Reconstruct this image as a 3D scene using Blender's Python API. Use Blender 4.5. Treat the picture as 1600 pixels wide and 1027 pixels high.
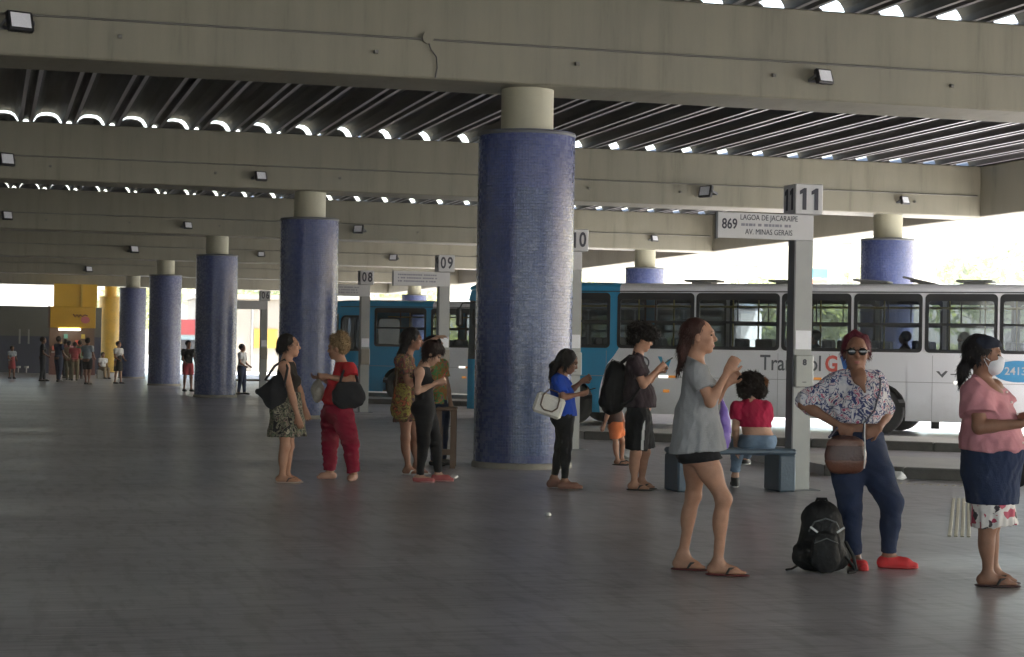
import bpy, math, random
import numpy as np
from mathutils import Vector, Matrix
random.seed(7); rng = np.random.default_rng(7)
PI = math.pi
sc = bpy.context.scene
for o in list(bpy.data.objects): bpy.data.objects.remove(o)

# ------------------------------------------------------------------ camera, world, sun, exposure
YAW, ROLL, FPX, HCAM = 0.26953, 0.016778, 2971.1, 1.4
cam_d = bpy.data.cameras.new('camera'); cam = bpy.data.objects.new('camera', cam_d); sc.collection.objects.link(cam)
cam.location = (0, 0, HCAM)
cam.rotation_euler = (Matrix.Rotation(-YAW, 3, 'Z') @ Matrix.Rotation(PI/2, 3, 'X') @ Matrix.Rotation(ROLL, 3, 'Z')).to_euler()
cam_d.sensor_width = 36; cam_d.lens = 36*FPX/1600
cam_d.shift_y = 39.68/1600; cam_d.shift_x = 0.0004
cam_d.clip_start = 0.1; cam_d.clip_end = 3000
sc.camera = cam
SUN_EL, SUN_AZ = math.radians(44), math.radians(97)      # azimuth clockwise from +Y: the open side of the canopy
world = bpy.data.worlds.new('World'); sc.world = world; world.use_nodes = True
wn = world.node_tree.nodes; bg = wn['Background']
sky = wn.new('ShaderNodeTexSky'); sky.sky_type = 'NISHITA'; sky.sun_disc = False
sky.sun_elevation = SUN_EL; sky.sun_rotation = SUN_AZ; sky.dust_density = 3.0; sky.air_density = 1.3
world.node_tree.links.new(sky.outputs[0], bg.inputs[0]); bg.inputs[1].default_value = 0.15
sun_d = bpy.data.lights.new('sun', 'SUN'); sun = bpy.data.objects.new('sun', sun_d); sc.collection.objects.link(sun)
sun_d.energy = 5.0; sun_d.angle = math.radians(0.5); sun_d.color = (1, .97, .93)
sdir = Vector((math.sin(SUN_AZ)*math.cos(SUN_EL), math.cos(SUN_AZ)*math.cos(SUN_EL), math.sin(SUN_EL)))
sun.rotation_euler = sdir.to_track_quat('Z', 'Y').to_euler(); sun.location = (40, -20, 60)
vs = sc.view_settings; vs.view_transform = 'Standard'; vs.look = 'None'; vs.gamma = 1; vs.use_curve_mapping = False
vs.exposure = 2.88
cy = sc.cycles
cy.use_denoising = True; cy.max_bounces = 10; cy.diffuse_bounces = 5; cy.glossy_bounces = 4; cy.transmission_bounces = 8; cy.transparent_max_bounces = 16
cy.sample_clamp_indirect = 6.0; cy.caustics_reflective = False; cy.caustics_refractive = False

# ------------------------------------------------------------------ helpers
def link(o): sc.collection.objects.link(o); return o
def tag(o, label=None, cat=None, group=None, kind=None):
    if label: o['label'] = label
    if cat: o['category'] = cat
    if group: o['group'] = group
    if kind: o['kind'] = kind
    return o
def empty(name, loc=(0,0,0), rz=0.0):
    o = bpy.data.objects.new(name, None); link(o); o.location = loc; o.rotation_euler = (0,0,rz); o.empty_display_size = .2
    return o
class MB:
    """collects shapes into one mesh"""
    def __init__(s): s.v=[]; s.f=[]; s.m=[]; s.sm=[]; s.uv={}
    def add(s, vs, fs, mi=0, smooth=False):
        b=len(s.v); s.v.extend([tuple(p) for p in vs])
        for f in fs: s.f.append([b+i for i in f]); s.m.append(mi); s.sm.append(smooth)
        return s
    def box(s, x0,x1,y0,y1,z0,z1, mi=0, M=None, bev=0.0):
        if bev>0:
            b=min(bev,(x1-x0)*.45,(y1-y0)*.45,(z1-z0)*.45)
            # chamfered box: 24 verts
            vs=[];idx={}
            X=(x0,x1);Y=(y0,y1);Z=(z0,z1)
            for i in (0,1):
                for j in (0,1):
                    for k in (0,1):
                        sx,sy,sz=(1,-1)[i],(1,-1)[j],(1,-1)[k]
                        for a in range(3):
                            p=[X[i]+sx*b,Y[j]+sy*b,Z[k]+sz*b]; p[a]=(X[i],Y[j],Z[k])[a]
                            idx[i,j,k,a]=len(vs); vs.append(p)
            fs=[]
            for a in range(3):
                o=[q for q in range(3) if q!=a]
                for w in (0,1):
                    cyc=[]
                    for (p,q) in ((0,0),(1,0),(1,1),(0,1)):
                        c=[0,0,0]; c[a]=w; c[o[0]]=p; c[o[1]]=q; cyc.append(idx[c[0],c[1],c[2],a])
                    if (w==1) == (a!=1): fs.append(cyc)
                    else: fs.append(cyc[::-1])
            for a in range(3):      # edge chamfers, edge runs along a
                o=[q for q in range(3) if q!=a]
                for p in (0,1):
                    for q in (0,1):
                        c0=[0,0,0]; c0[o[0]]=p; c0[o[1]]=q; c1=list(c0); c1[a]=1
                        fs.append([idx[c0[0],c0[1],c0[2],o[0]],idx[c1[0],c1[1],c1[2],o[0]],idx[c1[0],c1[1],c1[2],o[1]],idx[c0[0],c0[1],c0[2],o[1]]])
            for i in (0,1):
                for j in (0,1):
                    for k in (0,1): fs.append([idx[i,j,k,0],idx[i,j,k,1],idx[i,j,k,2]])
        else:
            vs=[(x0,y0,z0),(x1,y0,z0),(x1,y1,z0),(x0,y1,z0),(x0,y0,z1),(x1,y0,z1),(x1,y1,z1),(x0,y1,z1)]
            fs=[(0,3,2,1),(4,5,6,7),(0,1,5,4),(1,2,6,5),(2,3,7,6),(3,0,4,7)]
        if M is not None: vs=[M@Vector(p) for p in vs]
        return s.add(vs,fs,mi)
    def cyl(s, a, b, ra, rb=None, n=12, mi=0, smooth=True, caps=True):
        rb=ra if rb is None else rb
        a=Vector(a); b=Vector(b); d=(b-a).normalized()
        u=d.orthogonal().normalized(); w=d.cross(u)
        vs=[];
        for c,r in ((a,ra),(b,rb)):
            for i in range(n):
                t=2*PI*i/n; vs.append(c+u*(r*math.cos(t))+w*(r*math.sin(t)))
        s.add(vs,[(i,(i+1)%n,n+(i+1)%n,n+i) for i in range(n)],mi,smooth)
        if caps: s.add(vs,[tuple(range(n))[::-1],tuple(range(n,2*n))],mi,False)
        return s
    def tube(s, pts, r, n=8, mi=0):
        P=[Vector(p) for p in pts]; m=len(P); rr=r if isinstance(r,(list,tuple)) else [r]*m
        vs=[]; u=None
        for i,p in enumerate(P):
            d=(P[min(i+1,m-1)]-P[max(i-1,0)]).normalized()
            u=d.orthogonal().normalized() if u is None else (u-d*u.dot(d)).normalized()
            w=d.cross(u)
            for j in range(n):
                t=2*PI*j/n; vs.append(p+u*(rr[i]*math.cos(t))+w*(rr[i]*math.sin(t)))
        fs=[(i*n+j,i*n+(j+1)%n,(i+1)*n+(j+1)%n,(i+1)*n+j) for i in range(m-1) for j in range(n)]
        s.add(vs,fs,mi,True); s.add(vs,[tuple(range(n))[::-1],tuple(range((m-1)*n,m*n))],mi)
        return s
    def lathe(s, prof, n=24, c=(0,0,0), mi=0, smooth=True):
        vs=[]
        for r,z in prof:
            for j in range(n):
                t=2*PI*j/n; vs.append((c[0]+r*math.cos(t),c[1]+r*math.sin(t),c[2]+z))
        m=len(prof)
        s.add(vs,[(i*n+j,i*n+(j+1)%n,(i+1)*n+(j+1)%n,(i+1)*n+j) for i in range(m-1) for j in range(n)],mi,smooth)
        return s
    def prism(s, poly, axis, a, b, mi=0, smooth=False):
        """poly: 2D outline extruded along axis (0,1,2) from a to b"""
        n=len(poly)
        def P(p,t):
            if axis==0: return (t,p[0],p[1])
            if axis==1: return (p[0],t,p[1])
            return (p[0],p[1],t)
        vs=[P(p,a) for p in poly]+[P(p,b) for p in poly]
        s.add(vs,[(i,(i+1)%n,n+(i+1)%n,n+i) for i in range(n)],mi,smooth)
        s.add(vs,[tuple(range(n))[::-1],tuple(range(n,2*n))],mi)
        return s
    def mesh(s, name, mats):
        me=bpy.data.meshes.new(name); me.from_pydata(s.v,[],s.f)
        for m in mats: me.materials.append(m)
        me.polygons.foreach_set('material_index', s.m); me.polygons.foreach_set('use_smooth', s.sm)
        if s.v:
            import bmesh
            bm=bmesh.new(); bm.from_mesh(me); bmesh.ops.recalc_face_normals(bm, faces=bm.faces); bm.to_mesh(me); bm.free()
        me.update(); return me
    def build(s, name, mats, parent=None, loc=None, rz=0):
        if not isinstance(mats,(list,tuple)): mats=[mats]
        o=bpy.data.objects.new(name, s.mesh(name,mats)); link(o)
        if parent is not None: o.parent=parent
        if loc is not None: o.location=loc
        if rz: o.rotation_euler=(0,0,rz)
        return o
def copy_tree(o, parent=None):
    c=o.copy(); link(c); c.parent=parent
    for ch in o.children: copy_tree(ch,c)
    return c

def rr(x0,x1,z0,z1,r,n=5):
    """rounded rectangle outline"""
    out=[]
    for cx,cz,a0 in ((x1-r,z0+r,-PI/2),(x1-r,z1-r,0),(x0+r,z1-r,PI/2),(x0+r,z0+r,PI)):
        for i in range(n+1):
            a=a0+PI/2*i/n; out.append((cx+r*math.cos(a),cz+r*math.sin(a)))
    return out
def frame_ring(mb, outer, inner, axis, a, b, mi=0):
    """ring between two outlines of equal count, extruded"""
    n=len(outer)
    def P(p,t): return (t,p[0],p[1]) if axis==0 else ((p[0],t,p[1]) if axis==1 else (p[0],p[1],t))
    vs=[P(p,a) for p in outer]+[P(p,a) for p in inner]+[P(p,b) for p in outer]+[P(p,b) for p in inner]
    fs=[]
    for i in range(n):
        j=(i+1)%n
        fs+=[(i,j,n+j,n+i),(2*n+i,3*n+i,3*n+j,2*n+j),(i,2*n+i,2*n+j,j),(n+i,n+j,3*n+j,3*n+i)]
    mb.add(vs,fs,mi)
# ------------------------------------------------------------------ materials
_M={}
def pm(name, col, rough=.6, var=.15, scale=4.0, bump=.0, bscale=60.0, metal=0.0, spec=.5, stretch=None, emit=0, coat=0):
    if name in _M: return _M[name]
    m=bpy.data.materials.new(name); m.use_nodes=True; nt=m.node_tree; N=nt.nodes; L=nt.links
    b=N['Principled BSDF']; b.inputs['Roughness'].default_value=rough; b.inputs['Metallic'].default_value=metal
    b.inputs['Specular IOR Level'].default_value=spec; b.inputs['Coat Weight'].default_value=coat
    c=tuple(col)+(1,)
    tc=N.new('ShaderNodeTexCoord'); mp=N.new('ShaderNodeMapping'); L.new(tc.outputs['Object'],mp.inputs[0])
    if stretch: mp.inputs['Scale'].default_value=stretch
    if var>0:
        n=N.new('ShaderNodeTexNoise'); n.inputs['Scale'].default_value=scale; n.inputs['Detail'].default_value=6; n.inputs['Roughness'].default_value=.6
        L.new(mp.outputs[0],n.inputs['Vector'])
        mr=N.new('ShaderNodeMapRange'); mr.inputs[1].default_value=.25; mr.inputs[2].default_value=.75; mr.inputs[3].default_value=1-var; mr.inputs[4].default_value=1+var
        L.new(n.outputs['Fac'],mr.inputs[0])
        mx=N.new('ShaderNodeVectorMath'); mx.operation='SCALE'; mx.inputs[0].default_value=c[:3]; L.new(mr.outputs[0],mx.inputs['Scale'])
        L.new(mx.outputs[0],b.inputs['Base Color'])
        rm=N.new('ShaderNodeMapRange'); rm.inputs[1].default_value=.3; rm.inputs[2].default_value=.7; rm.inputs[3].default_value=max(0.02,rough*.85); rm.inputs[4].default_value=min(1,rough*1.15)
        L.new(n.outputs['Fac'],rm.inputs[0]); L.new(rm.outputs[0],b.inputs['Roughness'])
    else: b.inputs['Base Color'].default_value=c
    if bump>0:
        n2=N.new('ShaderNodeTexNoise'); n2.inputs['Scale'].default_value=bscale; n2.inputs['Detail'].default_value=4; L.new(mp.outputs[0],n2.inputs['Vector'])
        bp=N.new('ShaderNodeBump'); bp.inputs['Strength'].default_value=bump; bp.inputs['Distance'].default_value=.02; L.new(n2.outputs['Fac'],bp.inputs['Height']); L.new(bp.outputs[0],b.inputs['Normal'])
    if emit: b.inputs['Emission Color'].default_value=c; b.inputs['Emission Strength'].default_value=emit
    _M[name]=m; return m
def nodes(m): return m.node_tree.nodes, m.node_tree.links, m.node_tree.nodes['Principled BSDF']
def ramp(N, stops, interp='LINEAR'):
    r=N.new('ShaderNodeValToRGB'); e=r.color_ramp; e.interpolation=interp
    while len(e.elements)<len(stops): e.elements.new(.5)
    for el,(p,c) in zip(e.elements,stops): el.position=p; el.color=tuple(c)+((1,) if len(c)==3 else ())
    return r

# polished concrete floor: blotches, trowel streaks along the beams, uneven gloss
m_floor=pm('polished_concrete',(.105,.102,.108),.3,0,spec=.36)
N,L,b=nodes(m_floor)
tc=N.new('ShaderNodeTexCoord'); 
def nz(scale,sx=1,sy=1,det=5,vec=None):
    mp=N.new('ShaderNodeMapping'); mp.inputs['Scale'].default_value=(sx,sy,1); L.new(tc.outputs['Object'],mp.inputs[0])
    n=N.new('ShaderNodeTexNoise'); n.inputs['Scale'].default_value=scale; n.inputs['Detail'].default_value=det; n.inputs['Roughness'].default_value=.62; L.new(mp.outputs[0],n.inputs['Vector']); return n
def mrange(src,a,b2,c,d):
    r=N.new('ShaderNodeMapRange'); r.inputs[1].default_value=a; r.inputs[2].default_value=b2; r.inputs[3].default_value=c; r.inputs[4].default_value=d; L.new(src,r.inputs[0]); return r
def math2(op,a,b2):
    r=N.new('ShaderNodeMath'); r.operation=op
    for i,q in enumerate((a,b2)):
        if isinstance(q,(int,float)): r.inputs[i].default_value=q
        else: L.new(q,r.inputs[i])
    return r
n1=nz(.45,.8,1,6); n2=nz(2.6,.8,1.2,6); n3=nz(40,1,1,2)
r1=ramp(N,[(.3,(.295,.272,.281)),(.5,(.365,.340,.349)),(.72,(.44,.413,.419))]); L.new(n1.outputs['Fac'],r1.inputs[0])
mx=N.new('ShaderNodeMix'); mx.data_type='RGBA'; mx.blend_type='MULTIPLY'; mx.inputs[0].default_value=1
r2=ramp(N,[(.3,(.90,.90,.90)),(.7,(1.08,1.07,1.07))]); L.new(n2.outputs['Fac'],r2.inputs[0])
L.new(r1.outputs[0],mx.inputs[6]); L.new(r2.outputs[0],mx.inputs[7]); sc1=nz(9,.12,1.4,3); sc2=nz(7,1.2,.2,3)
r3=ramp(N,[(.50,(1,1,1)),(.57,(.70,.69,.69)),(.62,(1.0,1.0,1.0)),(.70,(1.3,1.29,1.27))]); L.new(sc1.outputs['Fac'],r3.inputs[0])
r4=ramp(N,[(.50,(1,1,1)),(.62,(.76,.75,.74))]); L.new(sc2.outputs['Fac'],r4.inputs[0])
vo=N.new('ShaderNodeTexVoronoi'); vo.inputs['Scale'].default_value=1.7; L.new(tc.outputs['Object'],vo.inputs['Vector'])
r5=ramp(N,[(.035,(.55,.54,.53)),(.055,(1,1,1))]); L.new(vo.outputs['Distance'],r5.inputs[0])
prev=mx.outputs[2]
for rr_ in (r3,r4,r5):
    q_=N.new('ShaderNodeMix'); q_.data_type='RGBA'; q_.blend_type='MULTIPLY'; q_.inputs[0].default_value=1; L.new(prev,q_.inputs[6]); L.new(rr_.outputs[0],q_.inputs[7]); prev=q_.outputs[2]
L.new(prev,b.inputs['Base Color'])
rr1=mrange(nz(.5,.5,1,1).outputs['Fac'],.35,.65,.28,.37); L.new(rr1.outputs[0],b.inputs['Roughness'])
n4=nz(.9,.30,1.6,2); n5=nz(3.5,.25,1.6,2)
hs=math2('ADD',math2('MULTIPLY',n4.outputs['Fac'],1.0).outputs[0],math2('MULTIPLY',n5.outputs['Fac'],.07).outputs[0])
bp=N.new('ShaderNodeBump'); bp.inputs['Strength'].default_value=.20; bp.inputs['Distance'].default_value=.012; L.new(hs.outputs[0],bp.inputs['Height']); L.new(bp.outputs[0],b.inputs['Normal'])

m_island=pm('island_concrete',(.45,.43,.40),.55,.25,1.5,.25,40)
m_kerb=pm('dirty_kerb',(.085,.08,.072),.75,.4,6,.5,30)
m_asph=pm('outer_pavement',(.50,.49,.475),.7,.2,.6,.2,30)
m_beam=pm('beam_paint',(.205,.192,.138),.62,.10,.7,.05,25)
# streaky paint: rain marks running down, patchy repaint
N,L,b=nodes(m_beam)
src=b.inputs['Base Color'].links[0].from_socket
tc=N.new('ShaderNodeTexCoord'); n1=nz(1.2,1,1,6)
for k_ in (n1,): k_.inputs['Roughness'].default_value=.7
mpn=n1.inputs['Vector'].links[0].from_node; mpn.inputs['Scale'].default_value=(3,1,.25)
r1=ramp(N,[(.30,(.70,.69,.66)),(.42,(.92,.92,.91)),(.55,(1,1,1)),(.7,(1.05,1.05,1.03))]); L.new(n1.outputs['Fac'],r1.inputs[0])
mx=N.new('ShaderNodeMix'); mx.data_type='RGBA'; mx.blend_type='MULTIPLY'; mx.inputs[0].default_value=1
L.new(src,mx.inputs[6]); L.new(r1.outputs[0],mx.inputs[7]); L.new(mx.outputs[2],b.inputs['Base Color'])
m_neck=pm('neck_paint',(.38,.365,.26),.6,.12,2,.05,30)
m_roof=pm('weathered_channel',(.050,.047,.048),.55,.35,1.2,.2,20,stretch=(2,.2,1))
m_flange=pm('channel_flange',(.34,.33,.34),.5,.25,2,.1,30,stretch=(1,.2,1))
m_white=pm('white_paint',(.52,.52,.52),.45,.06,3)
m_grey=pm('grey_steel',(.33,.34,.33),.45,.10,3,.03,40)
m_dgrey=pm('dark_grey_steel',(.10,.105,.11),.5,.15,4)
m_black=pm('black_plastic',(.012,.012,.013),.45,.2,8,.1,60)
m_ink=pm('sign_ink',(.03,.03,.045),.6,0)
m_lampglass=pm('lamp_lens',(.78,.79,.80),.25,.04,20)
m_conduit=pm('conduit',(.13,.125,.105),.5,.2,5)
m_litter=pm('paper_litter',(.75,.74,.72),.8,.1,20)
m_tact=pm('tactile_tile',(.55,.50,.37),.7,.2,6,.1,60)
m_cream=pm('cream_render',(.24,.205,.155),.7,.08,1)
m_yellow=pm('yellow_paint',(.62,.36,.02),.5,.08,1)
m_bluewall=pm('blue_wall_tile',(.035,.045,.09),.35,.2,1.5)
m_greywall=pm('grey_wall_render',(.13,.135,.12),.7,.15,1)
m_benchblue=pm('bench_blue',(.055,.085,.12),.55,.25,4,.15,40)
m_brownwood=pm('brown_wood',(.11,.065,.04),.55,.25,5,.1,50,stretch=(1,1,.15))
# mosaic tile (uv in metres)
def mosaic(name, c1, c2, grout, rough=.2):
    m=pm(name,c1,rough,0); N,L,b=nodes(m)
    uv=N.new('ShaderNodeUVMap')
    br=N.new('ShaderNodeTexBrick'); br.offset=0; br.squash=1
    br.inputs['Color1'].default_value=c1+(1,); br.inputs['Color2'].default_value=c2+(1,); br.inputs['Mortar'].default_value=grout+(1,)
    br.inputs['Scale'].default_value=1; br.inputs['Brick Width'].default_value=.038; br.inputs['Row Height'].default_value=.038; br.inputs['Mortar Size'].default_value=.0032; br.inputs['Mortar Smooth'].default_value=.2
    L.new(uv.outputs[0],br.inputs['Vector'])
    n=N.new('ShaderNodeTexNoise'); n.inputs['Scale'].default_value=1.3; n.inputs['Detail'].default_value=5; L.new(uv.outputs[0],n.inputs['Vector'])
    r=ramp(N,[(.3,(.78,.80,.84)),(.7,(1.2,1.18,1.15))]); L.new(n.outputs['Fac'],r.inputs[0])
    mx=N.new('ShaderNodeMix'); mx.data_type='RGBA'; mx.blend_type='MULTIPLY'; mx.inputs[0].default_value=1
    L.new(br.outputs[0],mx.inputs[6]); L.new(r.outputs[0],mx.inputs[7]); L.new(mx.outputs[2],b.inputs['Base Color'])
    # each tile tilts a little: random normals glint
    wn_=N.new('ShaderNodeTexWhiteNoise'); wn_.noise_dimensions='2D'
    sn=N.new('ShaderNodeVectorMath'); sn.operation='SNAP'; sn.inputs[1].default_value=(.038,.038,1); L.new(uv.outputs[0],sn.inputs[0]); L.new(sn.outputs[0],wn_.inputs['Vector'])
    rg=N.new('ShaderNodeMapRange'); rg.inputs[3].default_value=rough*.9; rg.inputs[4].default_value=rough*1.7; L.new(wn_.outputs['Value'],rg.inputs[0]); L.new(rg.outputs[0],b.inputs['Roughness'])
    bp=N.new('ShaderNodeBump'); bp.inputs['Strength'].default_value=.6; bp.inputs['Distance'].default_value=.004
    ad=N.new('ShaderNodeMath'); ad.operation='MULTIPLY_ADD'; L.new(br.outputs['Fac'],ad.inputs[0]); ad.inputs[1].default_value=-1
    n6=N.new('ShaderNodeTexNoise'); n6.inputs['Scale'].default_value=22; L.new(uv.outputs[0],n6.inputs['Vector']); L.new(n6.outputs['Fac'],ad.inputs[2])
    L.new(ad.outputs[0],bp.inputs['Height']); L.new(bp.outputs[0],b.inputs['Normal'])
    return m
m_mosaic=mosaic('blue_mosaic',(.030,.048,.160),(.046,.070,.205),(.068,.085,.175))
m_mosaic2=mosaic('teal_mosaic',(.033,.062,.165),(.050,.084,.21),(.070,.098,.18))
m_mosaicy=mosaic('yellow_mosaic',(.55,.32,.01),(.62,.38,.02),(.4,.26,.03),.3)
def text_mesh(body, size, name, mat, parent, M, align='CENTER', ext=.002, bold=0, sx=1):
    cu=bpy.data.curves.new('t','FONT'); cu.body=body; cu.size=size; cu.align_x=align; cu.align_y='CENTER'; cu.extrude=ext; cu.offset=bold; cu.resolution_u=3
    to=bpy.data.objects.new('t',cu); link(to); bpy.context.view_layer.update()
    me=bpy.data.meshes.new_from_object(to.evaluated_get(bpy.context.evaluated_depsgraph_get()))
    bpy.data.objects.remove(to); bpy.data.curves.remove(cu)
    me.name=name; me.materials.clear(); me.materials.append(mat)
    o=bpy.data.objects.new(name,me); link(o); o.parent=parent; o.matrix_local=M@Matrix.Diagonal((sx,1,1,1)); return o
# text facing -Y: text x -> +X, text y -> +Z
def face_y(x,y,z): return Matrix.Translation((x,y,z))@Matrix.Rotation(PI/2,4,'X')
def face_mx(x,y,z): return Matrix.Translation((x,y,z))@Matrix.Rotation(-PI/2,4,'Z')@Matrix.Rotation(PI/2,4,'X')   # facing -X

# ------------------------------------------------------------------ setting: ground, islands
CY,SP,BW,ZB,ZT = 22.73,16.45,.542,4.676,5.816
CX,CX2,CR,CTOP = 6.43,19.6,.601,4.135
XE=21.62
g=MB(); g.box(-400,400,-400,420,-1.2,-.02); g.build('ground',m_asph)['kind']='structure'
fl=MB(); fl.prism([(-28,-13),(22.6,-13),(22.6,106),(-28,106)],2,-.3,0); fo=fl.build('floor',m_floor); fo['kind']='structure'
LA=math.radians(37.5); LX,LY=math.cos(LA),-math.sin(LA); NX,NY=math.sin(LA),math.cos(LA)
def lane(s,n): return (LX*s+NX*n, LY*s+NY*n)
def lane_at_x(X,n):      # s so that the point on perpendicular n has x = X
    return (X-NX*n)/LX
for i,(n0,n1,x0) in enumerate(((22.65,25.3,9.75),(29.75,32.2,9.6),(45.9,48.3,9.8),(52.8,55.0,9.8),(59.4,61.6,9.8))):
    s0=lane_at_x(x0,n0); s1=lane_at_x(x0+.3,n1); s2=s0+11.5; s3=s1+11.0
    a,b_,c_,d_=lane(s0,n0),lane(s2,n0),lane(s3,n1),lane(s1,n1)
    mb=MB(); k=.16
    # top slab inset, kerb stones round the rim
    def ins(p,q,t): return (p[0]+(q[0]-p[0])*t,p[1]+(q[1]-p[1])*t)
    poly=[a,b_,c_,d_]
    mb.prism(poly,2,-.05,.128)
    o=mb.build('boarding_island',m_island); o['kind']='structure'
    # kerb stones along the near edge, each a piece
    nst=12; me=None
    for j in range(nst):
        p0=ins(a,b_,j/nst); p1=ins(a,b_,(j+1)/nst)
        ln=math.hypot(p1[0]-p0[0],p1[1]-p0[1])
        if me is None:
            kb=MB(); kb.box(.004,ln-.004,-.05,.13,-.04,.136,bev=.015); me=kb.mesh('kerb_stone',[m_kerb])
        ko=bpy.data.objects.new('kerb_stone',me); link(ko); ko.parent=o
        ko.location=(p0[0],p0[1],random.uniform(-.004,.004)); ko.rotation_euler=(0,0,-LA)
# tactile paving: guide strip of raised bars by the boarding island, and a warning line of studs
tp=empty('tactile_paving',(8.55,15.55,0)); tag(tp,'strip of raised cream guide bars set in the floor beside the woman in pink','tactile paving')
for j in range(4):
    MB().box(-.092+j*.05,-.062+j*.05,-2.15,2.15,-.01,.008,bev=.003).build('bar',m_tact,tp)
tp.rotation_euler=(0,0,math.radians(-29)); 
ts=empty('tactile_studs',(10.45,19.35,0),-LA); tag(ts,'thin row of small raised warning studs along the nearest kerb','tactile paving')
_st=MB(); _st.lathe([(.0,.0055),(.012,.005),(.017,0)],8); _sm=_st.mesh('stud',[m_tact])
for j in range(34):
    o=bpy.data.objects.new('stud',_sm); link(o); o.parent=ts; o.location=((j//2-8)*.085,(j%2)*.1-.05,0)

# ------------------------------------------------------------------ columns
def shell(r, z0, z1, a0=0, a1=2*PI, n=64, nzs=1, name='tiles', mat=None, parent=None, depth=0):
    full=abs(a1-a0-2*PI)<1e-6
    vs=[];uv=[];fs=[]
    for j in range(nzs+1):
        z=z0+(z1-z0)*j/nzs
        for i in range(n+1):
            a=a0+(a1-a0)*i/n; vs.append((r*math.cos(a),r*math.sin(a),z)); uv.append((a*r,z))
    w=n+1
    for j in range(nzs):
        for i in range(n): fs.append((j*w+i,j*w+i+1,(j+1)*w+i+1,(j+1)*w+i))
    nb=len(vs)
    if depth:      # rim faces back to the body
        ring=[j for j in range(w)]+[q*w+n for q in range(1,nzs+1)]+[nzs*w+i for i in range(n-1,-1,-1)]+[q*w for q in range(nzs-1,0,-1)]
        for q in ring:
            x,y,z=vs[q]; k=(r-depth)/r; vs.append((x*k,y*k,z)); uv.append(uv[q])
        m=len(ring); ob=len(vs)
        for q in ring: vs.append(vs[q]); uv.append(uv[q])
        for q in range(m): fs.append((ob+q,nb+q,nb+(q+1)%m,ob+(q+1)%m))
    me=bpy.data.meshes.new(name); me.from_pydata(vs,[],fs)
    l=me.uv_layers.new(name='UVMap')
    for p in me.polygons:
        p.use_smooth=True
        for li in p.loop_indices: l.data[li].uv=uv[me.loops[li].vertex_index]
    me.materials.append(mat)
    o=bpy.data.objects.new(name,me); link(o); o.parent=parent; return o
def column(x,y,label,yellow=False,patch=False):
    c=empty('tiled_column',(x,y,0)); tag(c,label,'column','round mosaic columns under the canopy beams')
    shell(CR,.06,CTOP,name='tile_shaft',mat=m_mosaicy if yellow else m_mosaic,parent=c)
    mb=MB(); mb.lathe([(0,CTOP),(CR-.05,CTOP),(CR+.004,CTOP-.004),(CR+.006,CTOP-.05),(CR-.02,CTOP-.055)],64); mb.build('shaft_cap',m_dgrey if not yellow else m_yellow,c)
    mb=MB(); mb.lathe([(CR-.01,.075),(CR+.012,.07),(CR+.022,.05),(CR+.024,0)],64); mb.build('plinth',pm('plinth_concrete',(.24,.22,.19),.7,.3,3,.2,40),c)
    mb=MB(); mb.lathe([(.325,CTOP-.01),(.325,ZB+.02)],40); mb.build('neck',m_yellow if yellow else m_neck,c)
    if patch:
        # camera direction from the column: towards -fwd; angles measured there
        base=math.atan2(-y,-x)
        def an(px): return base+math.asin(max(-1,min(1,(px-820)/75.5)))
        shell(CR+.004,.17,3.42,an(806),an(861),16,1,'tile_patch',m_mosaic2,c,depth=.006)
    return c
column(CX,CY,'nearest and widest blue mosaic column with a teal tile patch',patch=True)
column(CX,CY+SP,'blue mosaic column behind the woman in red trousers')
column(CX,CY+2*SP,'dark blue mosaic column, third of the receding row from the nearest')
column(CX,CY+3*SP,'slim distant blue mosaic column, fourth of the receding row')
column(CX,CY+4*SP,'small distant blue mosaic column beside the yellow one')
column(CX,CY+5*SP,'yellow mosaic column beside the far snack kiosk',yellow=True)
column(CX2,CY+SP,'short showing top of a blue column behind the white bus, nearer of two')
column(CX2,CY+2*SP,'small blue column top above the blue front of the white bus')
column(CX2,CY+3*SP,'far blue column of the outer row, hidden mostly by the nearest column')
column(CX2,CY+4*SP,'far outer column with its pale neck showing above the second bus')
# ------------------------------------------------------------------ beams
ZC=5.137
bl=['nearest concrete canopy beam across the top of the view','second concrete canopy beam, with the eleven sign below its outer end','third concrete canopy beam, ending at the corner above the bus','fourth concrete canopy beam above the far columns','fifth concrete canopy beam, thin with distance','last and farthest canopy beam above the grey wall']
for k in range(6):
    y=CY+k*SP
    bm_=empty('canopy_beam',(0,y,ZB)); tag(bm_,bl[k],'beam','concrete beams carrying the canopy roof')
    MB().box(-28,XE-.002,-BW,BW,0,ZT-ZB,bev=.02).build('beam_body',m_beam,bm_)
    if k<5:
        mb=MB(); mb.tube([(-20,-BW-.018,ZC-ZB),(XE-.1,-BW-.018,ZC-ZB)],.014,6); cd=mb.build('conduit',m_conduit,bm_)
        if k<3:
            _j=MB(); _j.box(-.05,.05,-BW-.05,-BW,ZC-ZB-.035,ZC-ZB+.035,bev=.008); _jm=_j.mesh('junction_box',[m_conduit])
            for q in range(9):
                o=bpy.data.objects.new('junction_box',_jm); link(o); o.parent=cd; o.location=(-1+q*2.6+random.uniform(-.5,.5),0,0); 
                o.scale=(.5,1,.6)
    if k==0:
        mb=MB(); mb.cyl((5.02,-BW-.05,ZC-ZB+.02),(5.02,-BW,ZC-ZB+.02),.07,n=14); mb.build('round_box',m_beam,bm_)
        mb=MB(); mb.tube([(5.03,-BW-.02,ZC-ZB-.03),(5.06,-BW-.03,ZC-ZB-.12),(5.13,-BW-.02,ZC-ZB-.2),(5.14,-BW-.03,ZC-ZB-.33),(5.12,-BW-.02,ZC-ZB-.45)],.008,5); mb.build('loose_wire',m_black,bm_)
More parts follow.
